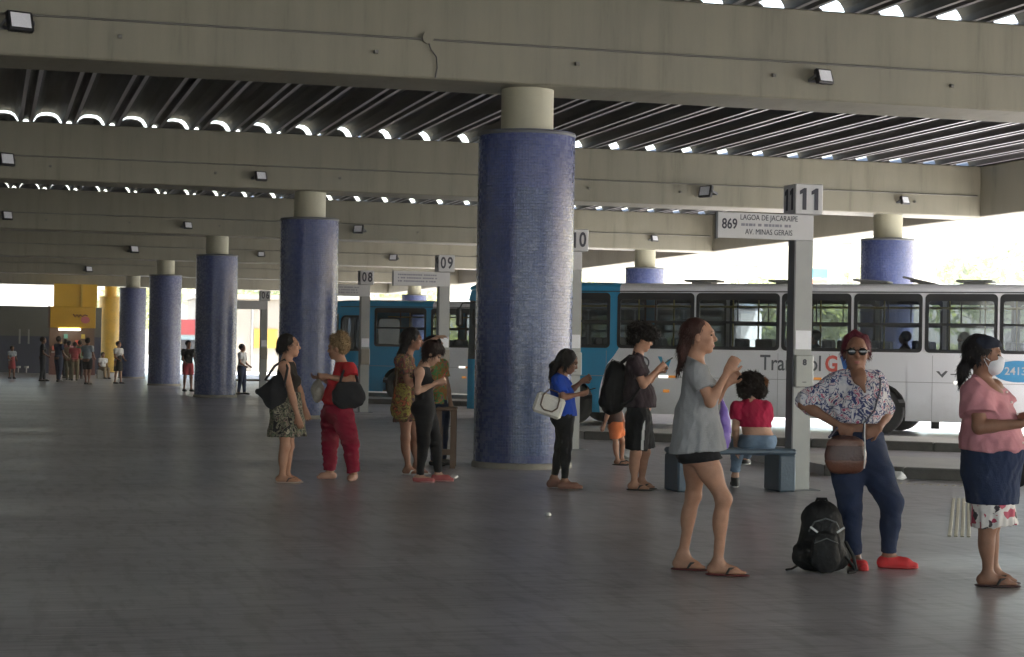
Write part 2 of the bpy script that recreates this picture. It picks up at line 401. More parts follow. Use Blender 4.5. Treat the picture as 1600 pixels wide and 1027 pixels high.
eb=MB(); eb.box(XE,XE+.75,-13,106.2,ZB-.004,ZT+.002,bev=.02); e=eb.build('edge_beam',m_beam); tag(e,'long concrete edge beam closing the open side of the canopy','beam')
# ------------------------------------------------------------------ roof of channel panels
PITCH=.8365; TH=.014
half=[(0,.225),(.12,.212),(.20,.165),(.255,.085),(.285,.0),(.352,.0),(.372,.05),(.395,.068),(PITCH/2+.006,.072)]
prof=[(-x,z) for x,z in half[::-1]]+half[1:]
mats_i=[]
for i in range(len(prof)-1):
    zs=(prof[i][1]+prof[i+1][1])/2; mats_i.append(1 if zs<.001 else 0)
def panel_mesh(y0,y1,x0=0,mb=None):
    mb=mb or MB(); n=len(prof)
    vs=[(x0+x,y,z) for y in (y0,y1) for x,z in prof]+[(x0+x,y,z+TH) for y in (y0,y1) for x,z in prof]
    for i in range(n-1):
        mb.add([vs[i],vs[i+1],vs[n+i+1],vs[n+i]],[(0,1,2,3)],mats_i[i])
        mb.add([vs[2*n+i],vs[2*n+i+1],vs[3*n+i+1],vs[3*n+i]],[(0,1,2,3)],mats_i[i])
        for q in (0,n): mb.add([vs[q+i],vs[q+i+1],vs[2*n+q+i+1],vs[2*n+q+i]],[(0,1,2,3)],mats_i[i])
    return mb
GAP=.27
roof=empty('canopy_roof',(0,0,ZT)); roof['kind']='structure'
roof['label']='canopy roof of dark channel panels laid between the beams'
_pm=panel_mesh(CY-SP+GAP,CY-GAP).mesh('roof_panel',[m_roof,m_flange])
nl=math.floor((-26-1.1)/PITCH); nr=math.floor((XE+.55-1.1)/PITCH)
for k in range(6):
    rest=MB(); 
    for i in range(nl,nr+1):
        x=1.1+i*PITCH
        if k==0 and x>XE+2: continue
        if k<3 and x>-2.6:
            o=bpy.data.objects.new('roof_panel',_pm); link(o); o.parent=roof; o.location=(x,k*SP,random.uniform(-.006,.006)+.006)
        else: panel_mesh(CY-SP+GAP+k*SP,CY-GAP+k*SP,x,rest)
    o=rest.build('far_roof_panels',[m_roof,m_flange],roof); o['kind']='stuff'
MB().box(-28,XE-.003,CY-SP-BW,CY-SP+BW,ZB-ZT,0,bev=.02).build('rear_beam',m_beam,roof); MB().box(-28,XE,-13,CY-SP+.2,.02,.2).build('rear_light_block',m_roof,roof)  # deck: unseen slab behind the camera, added and sized to block light
wl=MB(); wl.box(-28.4,-28,-13,106,0,ZT); w=wl.build('wall_left',m_greywall); w['kind']='structure'
# ------------------------------------------------------------------ floodlights
def floodlight(k,x,z,yaw,tilt,size,label):
    y=CY+k*SP-BW
    r=empty('floodlight',(x,y,z)); tag(r,label,'floodlight','floodlights fixed to the beams')
    s=size
    MB().box(-.03*s,.03*s,-.012,0,-.05*s,.05*s).build('mount_plate',m_dgrey,r)
    M=Matrix.Translation((0,-.17*s,-.04*s))@Matrix.Rotation(yaw,4,'Z')@Matrix.Rotation(-tilt,4,'X')
    hb=MB(); hb.box(-.13*s,.13*s,-.035*s,.03*s,-.105*s,.105*s,M=M,bev=.012*s)
    for q in range(7): hb.box((-.105+q*.035)*s-.004,(-.105+q*.035)*s+.004,.03*s,.055*s,-.09*s,.09*s,M=M)
    h=hb.build('housing',m_black,r)
    MB().box(-.10*s,.10*s,-.042*s,-.036*s,-.078*s,.078*s,M=M,bev=.003).build('lens',m_lampglass,h)
    br=MB()
    for sg in (-1,1): br.box(sg*.145*s-.006,sg*.145*s+.006,-.01*s,.15*s,-.018*s,.018*s,M=M)
    br.box(-.15*s,.15*s,.14*s,.152*s,-.018*s,.018*s,M=M); br.build('bracket',m_dgrey,r)
FL=[(0,.30,5.07,.35,.35,1.15,'large floodlight at the upper left end of the nearest beam'),
(0,10.10,4.99,.25,.35,.95,'floodlight on the nearest beam above the eleven sign'),
(1,.32,5.08,.5,.3,1.25,'floodlight at the left end of the second beam'),
(1,5.30,4.95,.3,.35,.95,'floodlight on the second beam between two columns'),
(1,14.9,5.02,-1.0,.25,1.25,'dark side-on floodlight on the second beam near the eleven sign'),
(1,19.65,5.0,.3,.35,.9,'small floodlight on the second beam above the outer blue column'),
(2,.5,5.07,.5,.3,1.2,'floodlight at the left end of the third beam'),
(2,5.5,4.96,.4,.35,1.0,'floodlight on the third beam above the third column'),
(2,10.45,5.02,-.6,.3,1.2,'dark floodlight on the third beam right of the second column'),
(2,19.65,5.04,.3,.35,.95,'floodlight on the third beam above the small blue column top'),
(3,5.2,5.07,.4,.35,1.3,'floodlight on the fourth beam above the slim columns'),
(3,14.95,5.06,-.5,.3,1.2,'floodlight on the fourth beam left of the zero nine sign'),
(3,9.9,5.02,-.2,.3,1.0,'floodlight on the fourth beam right of the third column'),
(4,4.4,4.95,.4,.35,1.3,'farthest floodlight, on the fifth beam near the yellow kiosk'),
(4,10.3,5.0,.2,.35,1.0,'far floodlight on the fifth beam left of the zero six sign')]
for f_ in FL: floodlight(*f_)
# ------------------------------------------------------------------ bay sign posts
def bay_number(num,parent,M0):
    # the photographed ones have a flag and no foot, so they are drawn as outlines
    w=.135; x=-w*(len(num)-1)/2
    for ch in num:
        if ch=='1':
            q=MB(); q.prism([(-.012,-.115),(.032,-.115),(.032,.115),(.004,.115),(-.045,.085),(-.045,.045),(-.012,.06)],2,0,.004)
            o=q.build('digit',m_ink,parent); o.matrix_local=M0@Matrix.Translation((x,0,0))
        else: text_mesh(ch,.30,'digit',m_ink,parent,M0@Matrix.Translation((x,0,0)),bold=.007,sx=.72)
        x+=w
def sign_post(y,num,route,lines,label,detail=True):
    r=empty('bay_sign',(8.37 if num=='10' else 8.36,y,0)); tag(r,label,'sign','numbered bay signs along the platform')
    MB().box(-.10,.10,-.07,.07,.012,2.9).build('post',m_grey,r)
    fl_=MB(); fl_.box(-.118,-.102,-.085,.085,.012,2.66); fl_.build('dark_left_face',m_dgrey,r)  # dark strip gives the post its darker left face
    MB().box(-.19,.19,-.16,.16,0,.012).build('base_plate',m_dgrey,r)
    cube=MB(); cube.box(-.15,.165,-.16,.16,2.93,3.25,bev=.008); cb=cube.build('number_box',m_white,r)
    bay_number(num,cb,face_y(.008,-.1615,3.09))
    bay_number(num,cb,face_mx(-.1515,0,3.09))
    pn=MB(); pn.box(-1.0,.085,-.105,-.072,2.655,2.925,bev=.004); pb=pn.build('route_panel',m_white,r)
    MB().box(-1.022,-1.001,-.11,-.065,2.645,2.935).build('panel_end',m_dgrey,pb)
    if route: text_mesh(route,.15,'route_number',m_ink,pb,face_y(-.87,-.1062,2.80),bold=.003,sx=.78)
    rs=random.Random(num)
    for (tx,zz,sz) in lines:
        if tx: text_mesh(tx,sz,'route_text',m_ink,pb,face_y(-.425,-.1062,zz),bold=0,sx=.80)
        else:      # print too small to read: word-length smears of ink
            db=MB(); x=-.74 if route else -.92
            while x<-.18:
                w_=rs.uniform(.02,.045); db.box(x,x+w_,-.1068,-.1055,zz-.014,zz+.014); x+=w_+rs.choice((.008,.008,.008,.03))
            db.build('faded_print',pm('faded_ink',(.22,.22,.26),.6,0),pb)['kind']='stuff'
    # notice and lock box
    MB().box(-.085,.09,-.078,-.072,1.50,1.70).build('paper_notice',pm('notice_paper',(.80,.81,.85),.7,.05,10),r)
    if detail:
        bx=MB(); bx.box(-.10,.105,-.125,-.072,1.10,1.44,bev=.01); q=bx.build('lock_box',pm('lock_box_grey',(.36,.37,.35),.5,.1,4),r)
        text_mesh('8',.085,'number',m_ink,q,face_y(0,-.127,1.36),bold=.004)
        text_mesh('...',.07,'number',m_dgrey,q,face_y(0,-.127,1.17),bold=.002)
    else:
        bx=MB(); bx.box(-.10,.105,-.125,-.072,1.10,1.46,bev=.01); bx.build('lock_box',pm('lock_box_tan',(.27,.25,.21),.5,.1,4),r)
    return r
L11=[('LAGOA DE JACARAIPE',2.875,.082),(None,2.80,0),('AV. MINAS GERAIS',2.725,.082)]
LF=[(None,2.86,0),(None,2.80,0),(None,2.74,0)]
sign_post(18.72,'11','869',L11,'tall grey bay sign numbered eleven with route 869 panel')
sign_post(26.9,'10',None,LF,'grey bay sign numbered ten half hidden behind the nearest column')
sign_post(35.16,'09',None,LF,'grey bay sign numbered zero nine beside the blue bus front',False)
sign_post(42.95,'08',None,LF,'grey bay sign numbered zero eight in front of the dark blue bus',False)
sign_post(59.4,'06',None,[],'distant grey bay sign numbered zero six before the cream building',False)
# ------------------------------------------------------------------ buses
m_busp=pm('bus_paint',(.70,.71,.72),.25,0,coat=.3)
N,L,b=nodes(m_busp)
tc=N.new('ShaderNodeTexCoord'); sx_=N.new('ShaderNodeSeparateXYZ'); L.new(tc.outputs['Object'],sx_.inputs[0])
th=ramp(N,[(0,(.315,)*3),(.22,(.30,)*3),(.42,(.325,)*3),(.50,(.345,)*3),(.56,(.352,)*3),(1,(.345,)*3)],'B_SPLINE')
zz=math2('MULTIPLY',sx_.outputs['Z'],1/3.0); L.new(zz.outputs[0],th.inputs[0])
xx=math2('MULTIPLY',sx_.outputs['X'],.1); lt=math2('LESS_THAN',xx.outputs[0],th.outputs[0])
mx=N.new('ShaderNodeMix'); mx.data_type='RGBA'; L.new(lt.outputs[0],mx.inputs[0]); mx.inputs[6].default_value=(.80,.81,.83,1); mx.inputs[7].default_value=(.028,.31,.56,1)
# road film: greyer towards the skirt in uneven streaks
n1=nz(2.2,1,1,6); dz=math2('ADD',sx_.outputs['Z'],math2('MULTIPLY',n1.outputs['Fac'],.9).outputs[0])
dr=ramp(N,[(.25,(.72,.70,.67)),(.6,(1,1,1))]); L.new(math2('MULTIPLY',dz.outputs[0],.5).outputs[0],dr.inputs[0])
m2=N.new('ShaderNodeMix'); m2.data_type='RGBA'; m2.blend_type='MULTIPLY'; m2.inputs[0].default_value=1; L.new(mx.outputs[2],m2.inputs[6]); L.new(dr.outputs[0],m2.inputs[7]); L.new(m2.outputs[2],b.inputs['Base Color'])
m_rubber=pm('window_rubber',(.012,.013,.015),.5,.1,10)
m_tyre=pm('tyre_rubber',(.015,.015,.016),.75,.2,8,.2,40)
m_rim=pm('wheel_rim',(.28,.28,.28),.4,.2,6,metal=.6)
m_seat=pm('seat_cloth',(.02,.03,.06),.8,.3,20)
m_pole=pm('grab_pole',(.55,.42,.05),.35,.05,4)
m_busin=pm('bus_lining',(.20,.20,.21),.6,.1,3)
m_orange=pm('amber_lens',(.75,.30,.05),.25,0,emit=.05)
m_clear=pm('clear_lens',(.9,.88,.80),.15,0,emit=.22)
def glass(name,tint,fac):
    m=bpy.data.materials.new(name); m.use_nodes=True; nt=m.node_tree; N=nt.nodes; L=nt.links
    N.remove(N['Principled BSDF']); out=N['Material Output']
    t=N.new('ShaderNodeBsdfTransparent'); t.inputs[0].default_value=tint+(1,)
    g_=N.new('ShaderNodeBsdfGlossy'); g_.inputs['Roughness'].default_value=.03; g_.inputs[0].default_value=(.9,.93,.95,1)
    fr=N.new('ShaderNodeFresnel'); fr.inputs[0].default_value=1.5
    ad=N.new('ShaderNodeMath'); ad.operation='MULTIPLY_ADD'; L.new(fr.outputs[0],ad.inputs[0]); ad.inputs[1].default_value=.9; ad.inputs[2].default_value=fac
    mx=N.new('ShaderNodeMixShader'); L.new(ad.outputs[0],mx.inputs[0]); L.new(t.outputs[0],mx.inputs[1]); L.new(g_.outputs[0],mx.inputs[2]); L.new(mx.outputs[0],out.inputs[0])
    return m
m_glass=glass('tinted_glass',(.36,.39,.40),.05); m_dark=glass('dark_glass',(.10,.11,.12),.04)
WIN=[(.58,1.34,1.42,2.42,.16),(1.66,3.26,1.565,2.64,.09),(3.44,5.00,1.565,2.64,.09),(5.07,6.71,1.565,2.64,.09),(6.78,8.10,1.565,2.64,.09),(8.18,9.44,1.565,2.64,.09),(9.52,10.82,1.565,2.64,.09),(10.89,11.95,1.565,2.64,.09)]
BL,BWD,BH=12.4,2.4,2.87
def bus(name,label,loc,seed,logo=True):
    r=empty(name,loc,-LA); tag(r,label,'bus','city buses standing at the angled bays'); rs=random.Random(seed)
    # ---- shell
    sh=MB(); zs0,zs1=.26,2.70
    for side,y0,y1 in ((0,0,.04),(1,BWD-.04,BWD)):
        xs=.5
        cells=[]
        for i,(a,c,z0,z1,rd) in enumerate(WIN):
            nx=(WIN[i+1][0]+c)/2 if i+1<len(WIN) else BL-.25
            cells.append((xs,nx,a,c,z0,z1,rd)); xs=nx
        for (x0,x1,a,c,z0,z1,rd) in cells:
            inn=rr(a,c,z0,z1,rd); out=[]
            for k in range(len(inn)):
                q=k//6; out.append([(x1,zs0+1.05),(x1,zs1),(x0,zs1),(x0,zs0+1.05)][q])
            frame_ring(sh,out,inn,1,y0,y1)
        # lower skirt with wheel arches
        zt=zs0+1.05; pts=[(.5,zt)]
        def arch(cx,rad): return [(cx+rad*math.cos(t),.44+rad*math.sin(t)) for t in [PI+.34-(PI+.68)*k/12 for k in range(13)]]
        low=[(.5,zs0)]+arch(2.42,.53)+arch(8.66,.53)+[(BL-.25,zs0)]
        poly=[(.5,zt)]+low+[(BL-.25,zt)]
        # strips: bottom outline up to zt
        vs=[(x,y,z) for y in (y0,y1) for (x,z) in low]; vt=[(x,y,zt) for y in (y0,y1) for (x,z) in low]; n=len(low)
        for k in range(n-1):
            if abs(low[k+1][0]-low[k][0])<1e-4: continue
            sh.add([vs[k],vs[k+1],vt[k+1],vt[k]],[(0,1,2,3)]); sh.add([vs[n+k],vs[n+k+1],vt[n+k+1],vt[n+k]],[(0,1,2,3)])
            sh.add([vs[k],vs[k+1],vs[n+k+1],vs[n+k]],[(0,1,2,3)])
    # front cap plan curve
    fc=[]
    for k in range(17):
        t=k/16; yy=BWD*t; u=abs(2*t-1); fc.append((.5*(u**3.2) ,yy))
    fc[0]=(.5,0); fc.insert(1,(.30,.012)); fc.insert(2,(.17,.05)); fc[-1]=(.5,BWD); fc.insert(-1,(.30,BWD-.012)); fc.insert(-1,(.17,BWD-.05))
    def band(mb,z0,z1,i0=0,i1=0):
        for k in range(len(fc)-1):
            (x0,y0),(x1,y1)=fc[k],fc[k+1]
            mb.add([(x0+i0,y0,z0),(x1+i0,y1,z0),(x1+i1,y1,z1),(x0+i1,y0,z1)],[(0,1,2,3)],0,True)
    band(sh,.26,1.28); band(sh,2.48,2.70,.0,.06)
    # rear
    sh.box(BL-.25,BL,0.02,BWD-.02,zs0,zs1,bev=.1)
    # roof with rounded shoulders
    rp=[(0.0,2.70),(.012,2.755),(.05,2.80),(.14,2.835),(.5,2.862),(1.2,2.87),(1.9,2.862),(BWD-.14,2.835),(BWD-.05,2.80),(BWD-.012,2.755),(BWD,2.70)]
    n=len(rp); st=[(.10,.55,.0),(.3,.9,.02),(.5,1,.02),(1.4,1,.028),(3.2,1,.02),(3.5,1,0),(BL-.1,1,0),(BL,.6,0)]
    vs=[]
    for (x,k,dz) in st:
        for (y,z) in rp:
            sh_=max(0,.5-x)*.25*(abs(y-1.2)/1.2)**3
            vs.append((x+sh_*1.2,y,2.70+(z-2.70)*k+(dz if 2.71<z else 0)))
    for a in range(len(st)-1):
        for k in range(n-1): sh.add([vs[a*n+k],vs[a*n+k+1],vs[(a+1)*n+k+1],vs[(a+1)*n+k]],[(0,1,2,3)],0,True)
    body=sh.build('body',m_busp,r)
    gt=MB(); gt.box(.55,BL-.05,-.012,.0,2.672,2.692); gt.build('roof_gutter',m_rubber,body)
    sm_=MB(); sm_.box(.55,BL-.05,-.003,.001,.990,1.000)
    for x in (1.5,3.2,4.9,6.7,7.7,9.65,10.85): sm_.box(x,x+.008,-.003,.001,.27,1.50)
    sm_.build('panel_seams',pm('seam_grey',(.30,.30,.30),.6,0),body)
    ws=MB(); band(ws,1.28,2.48,.004,.03); w_=ws.build('windscreen',m_dark,r)
    bz=MB(); bz.box(.05,.5,.003,.05,1.27,1.40); 
    # ---- windows
    for side in (0,1):
        for i,(a,c,z0,z1,rd) in enumerate(WIN):
            y0=-.012 if side==0 else BWD-.03; y1=.03 if side==0 else BWD+.012
            fb=MB(); fw=.05 if i else .03
            inn=rr(a+fw,c-fw,z0+fw,z1-fw*(2.4 if i else 1),max(.03,rd-.035))
            frame_ring(fb,rr(a-.015,c+.015,z0-.015,z1+.015,rd),inn,1,y0,y1)
            if i: 
                zm=z0+(z1-z0)*.48; fb.box(a+fw,c-fw,y0+.012,y1-.012,zm-.02,zm+.025)
                fb.box((a+c)/2-.012,(a+c)/2+.012,y0+.012,y1-.012,zm,z1-.1)
            f=fb.build('window',m_rubber,r)
            pa=MB(); ym=(y0+y1)/2; pa.add([(x,ym,z) for x,z in inn],[tuple(range(len(inn)))]); pa.build('pane',m_glass if i else m_dark,f)
    # ---- wheels
    for cx in (2.42,8.66):
        for yy,s in ((.06,1),(BWD-.06,-1)):
            tb=MB(); w=.26
            prf=[(.20,0),(.30,-.01),(.41,.0),(.44,.03),(.44,w-.03),(.41,w),(.2,w)]
            vs=[];n=28
            for (rd,h) in prf:
                for j in range(n):
                    t=2*PI*j/n; vs.append((cx+rd*math.cos(t),yy+s*h,.44+rd*math.sin(t)))
            tb.add(vs,[(k*n+j,k*n+(j+1)%n,(k+1)*n+(j+1)%n,(k+1)*n+j) for k in range(len(prf)-1) for j in range(n)],0,True)
            wh=empty('wheel'); wh.parent=r
            tb.build('tyre',m_tyre,wh)
            rb=MB(); rb.cyl((cx,yy+s*.05,.44),(cx,yy+s*.08,.44),.25,n=24); rb.cyl((cx,yy+s*.01,.44),(cx,yy+s*.05,.44),.09,n=14)
            for j in range(8):
                t=2*PI*j/8; rb.cyl((cx+.16*math.cos(t),yy+s*.035,.44+.16*math.sin(t)),(cx+.16*math.cos(t),yy+s*.05,.44+.16*math.sin(t)),.016,n=6)
            rb.build('rim',m_rim,wh)
    wa=MB()
    for cx in (2.42,8.66): wa.box(cx-.56,cx+.56,.3,BWD-.3,.5,1.0)
    wa.box(.5,BL-.3,.05,BWD-.05,.52,.60); wa.box(4.0,5.6,.9,2.0,.3,.5); wa.box(9.6,9.75,.25,.33,.12,.3); wa.box(10.6,BL-.4,.4,2.0,.34,.5)
    wa.build('chassis',m_black,r)
    # ---- interior
    it=MB(); it.box(.6,BL-.3,.06,BWD-.06,.60,.66); it.box(1.2,BL-.3,.05,BWD-.05,2.62,2.66)
    it.box(BL-.32,BL-.28,.06,BWD-.06,.66,2.6); it.build('interior_lining',m_busin,r)
    _sb=MB(); _sb.box(0,.42,0,.84,.42,.50,bev=.03); _sb.box(.36,.46,0,.40,.46,1.12,bev=.03); _sb.box(.36,.46,.44,.84,.46,1.12,bev=.03); _sb.box(.1,.3,.3,.5,0,.42)
    smh=_sb.mesh('seat',[m_seat])
    for k in range(11):
        x=2.0+k*.86
        for y in (.10,BWD-.94):
            if 4.5<x<6.3 and y>1: continue
            o=bpy.data.objects.new('seat',smh); link(o); o.parent=r; o.location=(x,y,.66)
    pb=MB()
    for k in range(8): pb.cyl((2.3+k*1.25,.98,.66),(2.3+k*1.25,.98,2.62),.017,n=8); pb.cyl((2.9+k*1.25,1.45,.66),(2.9+k*1.25,1.45,2.62),.017,n=8)
    for y in (.98,1.45): pb.cyl((1.6,y,2.42),(BL-.5,y,2.42),.016,n=8)
    pb.build('grab_rails',m_pole,r)
    tn=MB(); tn.box(4.5,4.56,1.1,1.9,.66,1.75); tn.box(6.0,6.35,.9,1.3,1.45,1.78,bev=.03); tn.box(1.25,1.45,.15,.75,1.0,1.95,bev=.04); tn.build('turnstile_box',m_black,r)
    # ---- roof hatches, lights, print
    for x,ti in ((5.05,0),(6.75,0),(8.4,.06),(9.35,.22),(10.35,0)):
        hb=MB(); M=Matrix.Translation((x,.55,2.90))@Matrix.Rotation(ti,4,'Y'); hb.box(-.34,.34,-.3,.3,-.012,.03,M=M,bev=.02); hb.box(-.2,.2,-.2,.2,-.05,-.01,M=M); hb.build('roof_hatch',pm('hatch_grey',(.22,.22,.21),.5,.1,4),r)
    for x,z in ((4.30,1.0),(10.05,1.0),(7.2,1.02)):
        lb=MB(); lb.box(x,x+.20,-.014,0,z-.022,z+.03,bev=.006); q=lb.build('marker_light',m_clear,r)
        MB().box(x+.205,x+.36,-.013,0,z-.02,z+.028,bev=.006).build('amber_lens',m_orange,q)
    for x,z in ((4.40,.72),(10.9,.74)):
        MB().box(x,x+.13,-.012,0,z-.03,z+.03,bev=.01).build('side_reflector',m_orange,r)
    hl=MB(); hl.box(.34,.46,.006,.05,.92,1.0,bev=.01); hl.build('headlight',m_clear,r)
    mr=MB(); mr.tube([(.32,.0,2.45),(.12,-.16,2.42),(.08,-.2,2.3)],.018,6); mr.box(.02,.14,-.28,-.12,1.95,2.32,bev=.03); mr.build('mirror',m_black,r)
    if logo:
        F=lambda x,z: face_y(x,-.0035,z)
        m_lt=pm('logo_grey',(.10,.11,.12),.5,0); m_co=pm('logo_coral',(.70,.12,.09),.5,0); m_bl=pm('logo_blue',(.02,.12,.42),.5,0); m_cy=pm('logo_cyan',(.05,.35,.55),.5,0)
        text_mesh('Transcol',.42,'lettering',m_lt,r,F(6.35,1.30),align='LEFT',bold=.004,sx=.82)
        text_mesh('G',.42,'lettering',m_co,r,F(7.62,1.30),align='LEFT',bold=.012,sx=.82)
        vb=MB(); z=1.30
        vb.prism([(7.91,z+.17),(7.99,z+.17),(8.06,z-.06),(8.06,z-.16),(8.0,z-.16)],1,-.0055,-.0015,0); vb.build('lettering',m_bl,r)
        vb=MB(); vb.prism([(8.065,z-.16),(8.10,z-.16),(8.22,z+.06),(8.20,z+.13),(8.13,z+.09),(8.07,z-.05)],1,-.0055,-.0015,0); vb.build('lettering',m_cy,r)
        # same emblem nearer the front
        vb=MB(); ring=[(3.98+.13*math.cos(t),1.27+.13*math.sin(t)) for t in [2*PI*k/20 for k in range(20)]]; ri=[(3.98+.10*math.cos(t),1.27+.10*math.sin(t)) for t in [2*PI*k/20 for k in range(20)]]
        frame_ring(vb,ring,ri,1,-.0055,-.0015); vb.build('emblem',m_lt,r)
        vb=MB(); vb.prism([(4.28,1.40),(4.36,1.40),(4.43,1.2),(4.48,1.34),(4.56,1.36),(4.46,1.06)],1,-.0055,-.0015,0); vb.build('emblem',m_cy,r)
        # operator mark and fleet number
        vb=MB(); vb.prism([(9.72,1.21),(9.78,1.21),(9.82,1.15),(9.9,1.22),(9.94,1.21),(9.84,1.09)],1,-.0055,-.0015,0); vb.box(9.99,10.4,-.0055,-.0015,1.145,1.165); vb.build('operator_mark',m_dgrey,r)
        vb=MB(); ov=[(11.22+.46*math.cos(t),1.23+.20*math.sin(t)) for t in [2*PI*k/32 for k in range(32)]]; vb.prism(ov,1,-.005,-.0015); q=vb.build('number_oval',pm('fleet_blue',(.06,.30,.55),.4,0),r)
        text_mesh('24135',.20,'fleet_number',m_white,q,face_y(11.22,-.0065,1.23),bold=.003)
    return r
bus('white_city_bus','white city bus with blue front standing across the right side',(9.39,38.04,0),1)
bus('blue_fronted_bus','blue fronted bus farther off, behind the zero eight and zero nine signs',(9.39,54.5,0),2,False)

# ------------------------------------------------------------------ benches and small furniture
def bench(loc,rz,mat,label,L_=1.32,h=.45,d=.42,th=.19):
    r=empty('bench',loc,rz); tag(r,label,'bench')
    for sg in (-1,1): MB().box(sg*(L_/2-th/2)-th/2,sg*(L_/2-th/2)+th/2,-d/2,d/2,0,h-.062,bev=.018).build('end_block',mat,r)
    MB().box(-L_/2-.005,L_/2+.005,-d/2-.01,d/2+.01,h-.06,h,bev=.02).build('seat',mat,r)
    return r
bench((7.56,18.66,0),0,m_benchblue,'blue concrete bench under the seated woman in crimson')
bench((8.35,59.6,0),.0,m_brownwood,'distant dark brown bench left of the woman in the flowered skirt',L_=1.9,h=.47,th=.14)
r=empty('wooden_stand',(5.44,22.62,0),-YAW); tag(r,'narrow brown wooden stand beside the foot of the nearest column','stand')
for sx in (-.085,.085):
    for sy in (-.2,.25): MB().box(sx-.032,sx+.032,sy-.03,sy+.03,0,.70).build('leg',m_brownwood,r)
MB().box(-.053,.053,-.2,-.16,.16,.23).build('rail',m_brownwood,r)
MB().box(-.125,.125,-.25,.3,.70,.735,bev=.008).build('top',m_brownwood,r)
# ------------------------------------------------------------------ far end: wall, kiosk, cream building
fw=empty('end_wall',(-12,101,0)); tag(fw,'far end wall, dark blue below and grey above','wall')
MB().box(-16,17.75,0,.3,0,1.9).build('blue_dado',m_bluewall,fw); MB().box(-16,17.75,.02,.28,1.9,3.44).build('grey_wall',m_greywall,fw)
for x in (13.6,14.05): MB().box(x,x+.09,-.04,.0,1.5,2.25).build('door_post',m_grey,fw)
MB().box(11.9,12.45,-.03,.0,1.95,2.35).build('window',pm('far_window',(.45,.55,.40),.3,.2,6),fw)
for x in (12.3,13.6,14.0): 
    q=MB(); q.cyl((x,-.35,.25),(x,-.35,.36),.12,n=12); q.cyl((x,-.35,.0),(x,-.35,.25),.03,n=8); q.build('floor_lamp_dome',m_white,fw)
kx,ky=4.15,96.3
k_=empty('snack_kiosk',(kx,ky,0)); tag(k_,'yellow snack kiosk with a lit counter at the far end','kiosk')
MB().box(-1.15,1.05,0,.12,2.32,3.36,bev=.02).build('sign_board',m_yellow,k_)
MB().box(-1.25,-1.15,-.02,.14,2.3,3.38).build('sign_edge',m_brownwood,k_)
sg=MB(); sg.prism([(.55+.22*math.cos(t),2.72+.17*math.sin(t)) for t in [2*PI*q/20 for q in range(20)]],1,-.006,-.002); sg.build('sign_badge',pm('badge_pink',(.55,.14,.16),.5,0),k_)
sg=MB(); sg.tube([(-.05,-.006,3.0),(.06,-.006,2.86),(.14,-.006,2.98),(.22,-.006,2.86),(.32,-.006,2.98),(.4,-.006,2.88),(.52,-.006,2.97),(.66,-.006,2.93)],.028,5); sg.build('sign_script',pm('script_maroon',(.16,.03,.05),.5,0),k_)
MB().box(-1.15,1.05,.9,1.1,0,2.32).build('back_wall',m_brownwood,k_)
MB().box(-1.15,1.05,-.1,.35,0,1.05).build('counter',pm('counter_maroon',(.16,.06,.05),.4,.3,6),k_)
MB().box(-1.05,-.2,-.3,.35,1.08,1.14).build('awning_shelf',m_white,k_)
for q in range(7):
    MB().box(-1.0+q*.28,-.82+q*.28,.7,.88,1.2+.3*(q%3),1.42+.3*(q%3)).build('goods',pm('goods_%d'%(q%4),[(.5,.1,.06),(.5,.4,.08),(.08,.25,.2),(.5,.2,.3)][q%4],.4,.1,9),k_)
MB().box(-.72,.32,-.02,.06,2.2,2.27).build('tube_light',pm('tube_glow',(1,.95,.85),.5,0,emit=3.0),k_)
MB().box(-.8,1.4,5.4,5.8,3.4,4.66).build('yellow_portal',m_yellow,k_)
MB().box(.55,.65,5.3,5.38,3.4,4.66).build('portal_rib',pm('portal_ochre',(.5,.33,.05),.5,.1,3),k_)
cb=empty('cream_building',(20,121,0)); tag(cb,'sunlit cream building with a yellow panel beyond the canopy end','building')
MB().box(-7,6,0,8,0,4.6).build('wall',m_cream,cb); MB().box(-7.3,6.3,-.3,8.3,4.6,4.9).build('roof_slab',m_cream,cb)
MB().box(-3.6,-2.1,-.05,-.002,1.5,2.75).build('yellow_panel',pm('panel_yellow',(.32,.19,.01),.5,.05,2),cb)
MB().box(-3.75,-3.68,-.06,-.002,0,4.3).build('downpipe',m_grey,cb)
rk=empty('red_stall',(11.2,112,0)); tag(rk,'small red fronted stall seen between the far columns','stall')
MB().box(-.8,.8,0,1.6,0,2.2).build('stall_body',pm('stall_white',(.25,.33,.33),.5,.1,3),rk); MB().box(-.9,.9,-.08,1.7,2.2,3.1).build('stall_sign',pm('stall_red',(.22,.03,.03),.5,.1,3),rk)
MB().box(-.7,.7,-.06,-.002,1.0,1.9).build('stall_hatch',m_rubber,rk)
